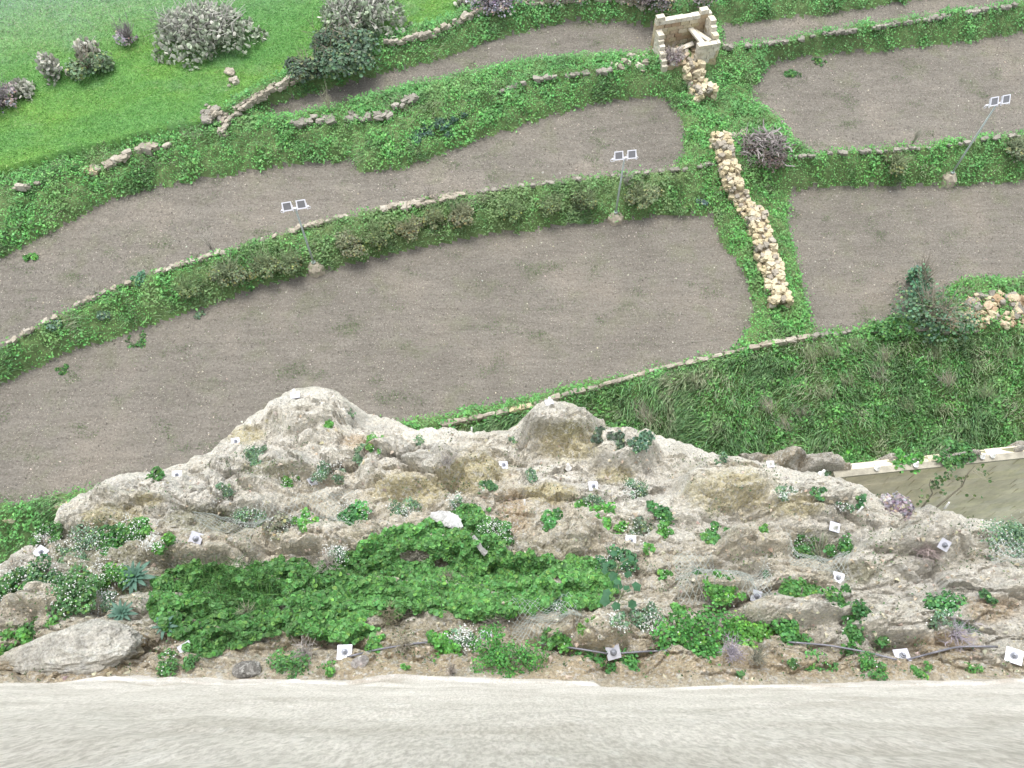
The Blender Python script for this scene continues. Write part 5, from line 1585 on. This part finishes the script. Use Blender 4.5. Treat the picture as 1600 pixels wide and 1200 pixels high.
# broad-leaved castor-like plant
def broad(px, py, label):
    p, _ = on_rock(px, py); e = empty('broad_leaved_plant', p, label, 'plant')
    b = MB()
    t = np.linspace(0, 2 * math.pi, 10, endpoint=False)
    out = np.stack([.5 * np.cos(t) * (1 - .25 * (np.arange(10) % 2)) + .45, .5 * np.sin(t) * (1 - .25 * (np.arange(10) % 2)), .05 * np.cos(t * 2)], -1)
    me = make_mesh('leaf', np.concatenate([out, [[.45, 0, .04]]]), [[i, (i + 1) % 10, 10] for i in range(10)], M_LEAF, np.tile((.05, .14, .07), (11, 1)))
    for i in range(9):
        a = i * 2.4; h = .15 + .09 * i
        q = np.array([math.cos(a) * .16, math.sin(a) * .16, h + .12])
        b.tube([(0, 0, h), q], [.008, .005], (.18, .2, .12), 4)
        o = obj('leaf', me, e, q); o.rotation_euler = (0, .35, a); k = random.uniform(.12, .2); o.scale = (k, k, k)
    b.tube([(0, 0, -.1), (.02, .02, .95)], [.014, .008], (.2, .2, .12), 5)
    obj('stem', b.mesh('stem', M_TWIG), e)
broad(958, 905, 'tall broad-leaved plant standing at the right end of the big mat')
broad(962, 950, 'small broad-leaved plant between two flowering tufts')

# ------------------------------------------------------------------ mats of leaves (nobody could count these)
def fit_scatter(poly, n, bv_fun, wob=5):
    xs = [p[0] for p in poly]; ys = [p[1] for p in poly]
    a = RNG.uniform(min(xs), max(xs), n); b = RNG.uniform(min(ys), max(ys), n)
    k = inpoly(a + wob * perlin(a * .06, b * .06, 1.0) * 2, b + wob * perlin(a * .06, b * .06, 7.0) * 2, poly)
    return a[k], b[k]
MAT = [(232, 950), (245, 905), (285, 884), (330, 878), (380, 888), (430, 872), (500, 882), (545, 862), (580, 835), (640, 822), (700, 800), (735, 788), (765, 800), (775, 835), (800, 862), (860, 868), (930, 872), (965, 900), (958, 938), (900, 948), (850, 958), (800, 962), (740, 968), (700, 955), (640, 952), (605, 975), (560, 1000), (500, 996), (450, 985), (400, 998), (330, 1022), (290, 1005), (262, 975)]
a, b = fit_scatter(MAT, 60000, None)
HOLES = [(650, 868, 26, 10), (590, 968, 18, 10), (870, 905, 6, 6), (445, 948, 8, 6), (690, 880, 12, 8)]
P = []; N_ = []
for q, r in zip(a, b):
    if any(((q - hx) / rx) ** 2 + ((r - hy) / ry) ** 2 < 1 for hx, hy, rx, ry in HOLES): continue
    p_, n_ = cast(BV_R, q, r)
    if p_ is None: continue
    P.append(tuple(p_)); N_.append(tuple(n_))
P = np.array(P); N_ = np.array(N_)
keep = RNG.random(len(P)) < .85
P = P[keep]; N_ = N_[keep]
lump = np.clip(.55 - np.abs(perlin(P[:, 0] * 1.9, P[:, 1] * 1.9, 3.0)) - .45 * np.abs(perlin(P[:, 0] * 4.3, P[:, 1] * 4.3, 9.0)), 0, 1)
hgt = .04 + .6 * lump * (.55 + .45 * RNG.random(len(P)) ** .4)
P[:, 2] += hgt; P[:, 1] -= hgt * .35
n = len(P)
cn = fbm(P[:, 0] * .8, P[:, 1] * .8, 3.0, 3)[:, None]
c = vary((.13, .31, .095), n, .24, .08) * (1 + .5 * cn)
leftw = sstep(-1.5, -4.0, P[:, 0])[:, None]
c = c * (1 - .18 * leftw)
yl = RNG.random(n) < .10; c[yl] *= np.array([1.45, 1.25, 1.0])
leafmesh('ground_cover', P, np.array([0, -.25, 1.0]) + .45 * RNG.normal(size=(n, 3)), .07 * (.6 + .8 * RNG.random(n)), np.clip(c, .01, .6), M_LEAF, 'leaf', None, 'stuff')
print('mat leaves', n)
# long thin grass inside the mat's left part
a, b = fit_scatter([(290, 890), (420, 880), (450, 930), (400, 960), (300, 940)], 1400, None)
P = np.array([tuple(cast(BV_R, q, r)[0] or (0, 0, -50)) for q, r in zip(a, b)]); P[:, 2] += .22
n = len(P)
blades('grass', P, RNG.normal(size=(n, 3)) * .6 + [0, -.2, .8], .28, .012, vary((.07, .16, .045), n), M_GRASS, None, 'stuff')

# sparse sprigs and crumbs over the whole rock
a = RNG.uniform(-60, 1660, 5200); b = RNG.uniform(630, 1060, 5200)
dn = fbm(a * .012, b * .02, 4.0, 4)
k = RNG.random(5200) < sstep(-.1, .5, dn)
P = []
for q, r in zip(a[k], b[k]):
    p_, n_ = cast(BV_R, q, r)
    if p_ is None or p_.z < 8: continue
    for _ in range(6): P.append(np.array(p_) + RNG.normal(0, .07, 3) * np.array([1, 1, .3]) + [0, 0, .04])
P = np.array(P); n = len(P)
leafmesh('sprigs', P, np.array([0, -.2, 1.0]) + .5 * RNG.normal(size=(n, 3)), .04 * (.6 + .8 * RNG.random(n)), vary((.10, .155, .075), n, .25, .1), M_LEAF, 'diamond', None, 'stuff')

tetra = np.array([[1, 0, -.4], [-.5, .87, -.4], [-.5, -.87, -.4], [.1, .1, .7], [.5, .5, .2]])
TF = np.array([[0, 1, 4], [1, 3, 4], [0, 4, 3], [1, 2, 3], [2, 0, 3], [0, 2, 1]])
def pebbles(name, P, size, col, mat):
    n = len(P); A = RNG.random(n) * 6.283
    ca, sa = np.cos(A), np.sin(A)
    X = tetra[None] * (1 + .25 * RNG.normal(size=(n, 5, 3)))
    V = np.stack([X[..., 0] * ca[:, None] - X[..., 1] * sa[:, None], X[..., 0] * sa[:, None] + X[..., 1] * ca[:, None], X[..., 2]], -1) * size[:, None, None] + P[:, None]
    F = (np.arange(n)[:, None, None] * 5 + TF[None]).reshape(-1, 3)
    o = obj(name, make_mesh(name, V.reshape(-1, 3), F, mat, np.repeat(col[:, None], 5, 1).reshape(-1, 3)))
    return tag(o, kind='stuff')
M_PEB = mat_attr('pebble', .95, 20, .8, 1.2)
P = []
for q, r in zip(RNG.uniform(-50, 1650, 4200), RNG.uniform(640, 1066, 4200)):
    p_, n_ = cast(BV_R, q, r)
    if p_ is not None and p_.z > 8: P.append(tuple(p_))
P = np.array(P); n = len(P)
pebbles('rock_rubble', P, .02 + .05 * RNG.random(n) ** 4, vary((.44, .39, .30), n, .2, .05), M_PEB)

# pebbles on the ploughed soil
sel = np.where((fc > 0) & (fc < 10))[0]
cen = VG[quads[sel]].mean(1)
vis = (np.abs(cen[:, 0]) < 38) & (cen[:, 1] < 58) & (cen[:, 1] > 9.5)
sel = sel[vis]; cen = cen[vis]
pr = .35 + sstep(-.3, .5, fbm(cen[:, 0] * .25, cen[:, 1] * .25, 17.0, 4)) * 1.3
pr /= pr.sum()
k = RNG.choice(len(sel), 30000, p=pr)
P = cen[k] + np.stack([RNG.uniform(-.07, .07, len(k)), RNG.uniform(-.07, .07, len(k)), np.zeros(len(k))], -1)
pebbles('field_stones', P, .011 + .017 * RNG.random(len(k)) ** 2 + .06 * RNG.random(len(k)) ** 16, vary((.47, .43, .36), len(k), .22, .05), M_PEB)
k = RNG.choice(len(sel), 42000)
P = cen[k] + np.stack([RNG.uniform(-.07, .07, len(k)), RNG.uniform(-.07, .07, len(k)), np.zeros(len(k))], -1)
pebbles('soil_clods', P, .02 + .05 * RNG.random(len(k)) ** 3, vary((.19, .172, .148), len(k), .2, .03), M_PEB)
# thin weeds in the soil
pr = sstep(.12, .5, fbm(cen[:, 0] * .55, cen[:, 1] * .8, 27.0, 4)) + .01
pr /= pr.sum()
k = RNG.choice(len(sel), 26000, p=pr)
P = cen[k] + np.stack([RNG.uniform(-.09, .09, len(k)), RNG.uniform(-.09, .09, len(k)), .02 + .04 * RNG.random(len(k))], -1)
leafmesh('sprouting_weeds', P, np.array([0, 0, 1.0]) + .5 * RNG.normal(size=(len(k), 3)), .045 * (.6 + .8 * RNG.random(len(k))), vary((.10, .165, .06), len(k), .2, .08), M_LEAF, 'diamond', None, 'stuff')

# ivy-like cover of the banks
area = np.abs((VG[quads[:, 2], 0] - VG[quads[:, 0], 0]) * (VG[quads[:, 2], 1] - VG[quads[:, 0], 1]))
sel = np.where(fc == 0)[0]
cen = VG[quads[sel]].mean(1)
SLOPE = [(640, 690), (830, 640), (930, 609), (1090, 569), (1270, 531), (1330, 526), (1600, 520), (2300, 512), (2300, 690), (1600, 712), (1180, 722), (1000, 760), (700, 760)]
qx, qy = proj(cen)
vis = (qx > -500) & (qx < 2100) & (qy > -160) & (qy < 1000) & (cen[:, 1] > 9)
sel = sel[vis]; cen = cen[vis]; qx = qx[vis]; qy = qy[vis]
inslope = inpoly(qx, qy, SLOPE)
pr = area[sel].copy()
grassy = sstep(-.05, .35, fbm(cen[:, 0] * .33, cen[:, 1] * .33, 55.0, 4))
pr_leaf = pr * np.where(inslope, .95 - .85 * grassy, 1.0)
pr_leaf /= pr_leaf.sum()
NL = 300000
k = RNG.choice(len(sel), NL, p=pr_leaf)
P = cen[k] + np.stack([RNG.normal(0, .13, NL), RNG.normal(0, .13, NL), np.zeros(NL)], -1)
P[:, 2] += .02 + .26 * RNG.random(NL) ** 1.5 + .26 * np.clip(perlin(P[:, 0] * 3.1, P[:, 1] * 3.1, 12.0), 0, 1)
def outside_hut(P):
    g0, an, w_, D_ = HUTF
    q = P[:, :2] - g0[:2]
    a_ = q[:, 0] * math.cos(an) + q[:, 1] * math.sin(an); b_ = -q[:, 0] * math.sin(an) + q[:, 1] * math.cos(an)
    return ~((a_ > .0) & (a_ < w_) & (b_ > -.15) & (b_ < D_))
ok_ = outside_hut(P); P = P[ok_]; NL = len(P)
t1 = sstep(-.1, .4, fbm(P[:, 0] * .35, P[:, 1] * .35, 70.0, 4))[:, None]      # patches of duller growth
t2 = sstep(.0, .4, fbm(P[:, 0] * .6, P[:, 1] * .6, 90.0, 4))[:, None]
c = vary((.165, .42, .12), NL, .3, .09) * (1 + .5 * np.clip(perlin(P[:, 0] * 2.2, P[:, 1] * 2.2, 5.0), -.6, .8))[:, None]
c = c * (1 - .55 * t1) + .55 * t1 * np.array([.15, .33, .12]) * (1 + .2 * RNG.normal(size=(NL, 1)))
c = c * (1 - .45 * t2) + .45 * t2 * np.array([.26, .34, .15])
bx_, by_ = proj(P)
t3 = (inpoly(bx_, by_, [(230, 455), (480, 345), (760, 285), (1080, 262), (1100, 338), (760, 372), (480, 432), (250, 500)]) * sstep(-.35, .15, fbm(P[:, 0] * .5, P[:, 1] * .5, 210.0, 3)))[:, None]
c = c * (1 - .6 * t3) + .6 * t3 * np.array([.235, .29, .15]) * (1 + .25 * RNG.normal(size=(NL, 1)))
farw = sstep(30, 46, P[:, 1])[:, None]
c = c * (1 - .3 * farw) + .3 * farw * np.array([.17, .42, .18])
leafmesh('bank_ivy', P, np.array([0, -.3, 1.0]) + .42 * RNG.normal(size=(NL, 3)), (.085 + .075 * sstep(-.3, .4, perlin(P[:, 0] * .8, P[:, 1] * .8, 15.0))) * (.55 + .8 * RNG.random(NL)), np.clip(c, .01, .6), M_LEAF, 'diamond', None, 'stuff')
# grass on the big lower-right slope and wisps elsewhere
wis = sstep(.1, .4, fbm(cen[:, 0] * .5, cen[:, 1] * .5, 155.0, 4))
pr_g = pr * np.where(inslope, .25 + 1.5 * grassy, .10 + 1.0 * wis)
pr_g /= pr_g.sum()
NG = 140000
k = RNG.choice(len(sel), NG, p=pr_g)
P = cen[k] + np.stack([RNG.uniform(-.08, .08, NG), RNG.uniform(-.08, .08, NG), np.zeros(NG)], -1)
ok_ = outside_hut(P); P = P[ok_]; k = k[ok_]; NG = len(P)
wx = .7 * fbm(P[:, 0] * .4, P[:, 1] * .4, 33.0, 3); wy = -.35 + .5 * fbm(P[:, 0] * .4, P[:, 1] * .4, 44.0, 3)
D = np.stack([wx * 1.5 - .3, wy * 1.3, np.full(NG, .8)], -1) + .2 * RNG.normal(size=(NG, 3))
dry = sstep(.0, .36, fbm(P[:, 0] * .6, P[:, 1] * .6, 66.0, 4)) * (.35 + .65 * RNG.random(NG))
c = vary((.20, .345, .155), NG, .28, .08)
c = c * (1 - .75 * dry[:, None]) + .75 * dry[:, None] * np.array([.48, .46, .34])
sl_ = inslope[k]
blades('tall_grass', P, D, (.35 + .4 * RNG.random(NG)) * np.where(sl_, 1.5, 1), (.022 + .014 * RNG.random(NG)) * np.where(sl_, 1.35, 1), np.clip(c, .01, .6), M_GRASS, None, 'stuff', droop=.9)

# pale plumes of dry grass on the lower right slope
for px, py in ((1300, 555), (1268, 560), (1380, 560), (1375, 590), (1325, 600), (1480, 600), (1250, 650), (1225, 668), (1010, 655), (1002, 640), (1200, 640), (1420, 640), (1540, 620), (1085, 600), (1575, 560), (1340, 545), (1460, 560), (1290, 620)):
    p, _ = on_ground(px, py)
    e = empty('dry_grass_plume', p, 'pale dry grass plume rising from the steep green slope below the long cream wall', 'grass tuft', 'dry grass plumes on the slope')
    n = 120
    D = np.stack([-.35 + .22 * RNG.normal(size=n), .1 + .22 * RNG.normal(size=n), np.full(n, .9)], -1)
    P0 = np.stack([.22 * RNG.normal(size=n), .16 * RNG.normal(size=n), np.full(n, .05)], -1)
    blades('foliage', P0, D, .7 + .5 * RNG.random(n), .022, vary(random.choice([(.52, .51, .40), (.46, .50, .34), (.56, .53, .44)]), n, .2, .05), M_GRASS, e, droop=.45)

# meadow grass
sel = np.where(fc == 10)[0]
cen = VG[quads[sel]].mean(1)
qx, qy = proj(cen)
edge_ = RNG.random(len(cen)) ** 1.5
vis = (qx > -100 - 900 * edge_) & (qx < 1700 + 900 * edge_) & (qy > -60 - 420 * edge_ ** 2) & (qy < 700) & (cen[:, 1] > 9) & (cen[:, 1] < 95)
sel = sel[vis]; cen = cen[vis]
pr = area[sel] / area[sel].sum()
NM = 280000
k = RNG.choice(len(sel), NM, p=pr)
hx_ = (VG[quads[sel][k, 2], :2] - VG[quads[sel][k, 0], :2]) * .55
P = cen[k] + np.stack([RNG.uniform(-1, 1, NM) * hx_[:, 0], RNG.uniform(-1, 1, NM) * hx_[:, 1], np.zeros(NM)], -1)
gcc = GC[quads[sel][k, 0]]
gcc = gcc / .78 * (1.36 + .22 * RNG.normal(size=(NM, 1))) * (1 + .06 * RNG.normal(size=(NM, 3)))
D = np.stack([.5 + .4 * fbm(P[:, 0] * .3, P[:, 1] * .3, 3.0, 3), np.full(NM, -.25), np.full(NM, .8)], -1) + .35 * RNG.normal(size=(NM, 3))
blades('meadow_grass', P, D, .12 + .16 * RNG.random(NM), .028, np.clip(gcc, .01, .5), M_GRASS, None, 'stuff', droop=.5)

# ------------------------------------------------------------------ boulder, plastic sheet, loose rocks by the wall
def boulder(name, label, px, py, size, rz, mat_cols, seed, tilt=(0, 0), zoff=0.0, cat='boulder', n=64, prof=None):
    p, _ = on_rock(px, py)
    th = np.linspace(0, math.pi, n); ph = np.linspace(0, 2 * math.pi, n * 2, endpoint=False)
    T_, P_ = np.meshgrid(th, ph, indexing='ij')
    d = np.stack([np.sin(T_) * np.cos(P_), np.sin(T_) * np.sin(P_), np.cos(T_)], -1)
    sup = np.sign(d) * np.abs(d) ** .8
    r = 1 + .2 * fbm(d[..., 0] * 1.3 + seed, d[..., 1] * 1.3, d[..., 2] * 1.3, 3) + .16 * (.5 - billow(d[..., 0] * 4 + seed, d[..., 1] * 4, d[..., 2] * 4, 4)) + .03 * fbm(d[..., 0] * 14 + seed, d[..., 1] * 14, d[..., 2] * 14, 4, .7)
    V = sup * r[..., None] * np.array(size)
    if prof is not None: V = prof(V)
    n1 = fbm(V[..., 0] * 2 + seed, V[..., 1] * 2, V[..., 2] * 2, 5)[..., None]
    n2 = fbm(V[..., 0] * 7 + seed, V[..., 1] * 7, V[..., 2] * 7, 4)[..., None]
    up = sstep(-.15, .35, V[..., 2] / size[2] + .6 * n1[..., 0])[..., None]
    c = np.array(mat_cols[1]) * (1 - up) + np.array(mat_cols[0]) * up
    c = np.clip(c * (1 + .5 * n1 + .45 * n2), .05, .68)
    a_, b_ = V.shape[:2]; ii = np.arange(a_ * b_).reshape(a_, b_)
    i2 = np.roll(ii, -1, 1)
    Q = np.stack([ii[:-1], ii[1:], i2[1:], i2[:-1]], -1).reshape(-1, 4)
    o = obj(name, make_mesh(name, V.reshape(-1, 3), Q, M_ROCK, c.reshape(-1, 3), False), None, (p.x, p.y, p.z + zoff))
    o.rotation_euler = (tilt[0], tilt[1], rz)
    return tag(o, label, cat)
def wedge(V):
    V = V.copy(); t = np.clip((V[..., 0] + 1.25) / 2.5, 0, 1)
    k = .38 + .62 * sstep(0, .75, t)
    V[..., 2] *= k; V[..., 1] *= (.45 + .55 * sstep(0, .8, t)); V[..., 2] += (t - .5) * .2; V[..., 1] += (t - .5) * .12
    return V
boulder('boulder', 'big pitted grey boulder resting on the wall foot at lower left', 118, 1028, (1.10, .44, .46), .08, [(.58, .56, .50), (.50, .44, .30)], 11.0, zoff=.30, prof=wedge)
boulder('boulder', 'dark rounded stone sitting at the wall foot right of the big boulder', 388, 1048, (.20, .13, .12), .1, [(.26, .25, .23), (.24, .22, .18)], 9.0, zoff=.06, n=24)
boulder('boulder', 'small brown stone wedged at the right end of the big boulder', 221, 1003, (.10, .10, .14), .1, [(.30, .24, .14), (.26, .2, .12)], 12.0, zoff=.03, n=20)
boulder('boulder', 'flat broken slab beside the large square plate', 563, 1036, (.13, .09, .04), .5, [(.42, .39, .37), (.38, .34, .28)], 15.0, zoff=.05, n=20)
boulder('boulder', 'small flat stone alone on the tan earth at the wall foot', 614, 1034, (.06, .045, .03), .2, [(.42, .38, .27), (.38, .33, .22)], 18.0, zoff=.02, n=16)
boulder('boulder', 'small cream stone on the tan mound above the central plate', 939, 996, (.06, .05, .04), .2, [(.46, .40, .27), (.4, .33, .22)], 21.0, zoff=.02, n=16)

def flat_piece(pix, w, lift, name, label, cat, mat, thick):
    C_ = []
    for a, b in pix:
        p, n_ = on_rock(a, b); C_.append(np.array(p) + [0, -.1, lift])
    C_ = np.array(C_); m_ = len(pix)
    tt = np.linspace(0, m_ - 1, 34)
    C_ = np.stack([np.interp(tt, range(m_), C_[:, i]) for i in range(3)], -1)
    for _ in range(6): C_[1:-1] = (C_[:-2] + C_[1:-1] + C_[2:]) / 3
    W_ = np.interp(tt, range(m_), w)
    T_ = np.gradient(C_, axis=0); T_ /= np.linalg.norm(T_, axis=1)[:, None]
    S = np.cross(T_, [0, -.3, 1.0]); S /= np.linalg.norm(S, axis=1)[:, None]; N_ = np.cross(S, T_)
    k = 16; a = np.arange(k) * 2 * math.pi / k
    V = []
    for i in range(34):
        for j in range(k):
            f = 1 + .3 * float(perlin(i * .4, j * .6, 2.0)) + .16 * float(perlin(i * 1.1, j * 1.3, 5.0))
            V.append(C_[i] + S[i] * math.cos(a[j]) * W_[i] * f + N_[i] * math.sin(a[j]) * W_[i] * thick * f)
    Q = []
    for i in range(33):
        for j in range(k): Q.append([i * k + j, i * k + (j + 1) % k, (i + 1) * k + (j + 1) % k, (i + 1) * k + j])
    n0 = len(V)
    V += [C_[0], C_[-1]]
    me = make_mesh(name, V, Q, mat, None, False)
    return tag(obj(name, me), label, cat)
flat_piece([(675, 806), (688, 808), (702, 812), (714, 818), (723, 826)], [.05, .12, .15, .13, .04], .30, 'pale_slab', 'flat whitish slab lying on top of the big green mat', 'stone slab', M_SHEET, .28)
flat_piece([(740, 836), (747, 846), (752, 856), (760, 863)], [.035, .05, .045, .06], .22, 'pale_strip', 'thin dull grey-white strip poking out of the leaves below the whitish slab', 'stone strip', M_SHEET2, .4)
tot = sum(len(o.data.polygons) for o in scn.objects if o.type == 'MESH')
print('objects', len(scn.objects), 'faces', tot)
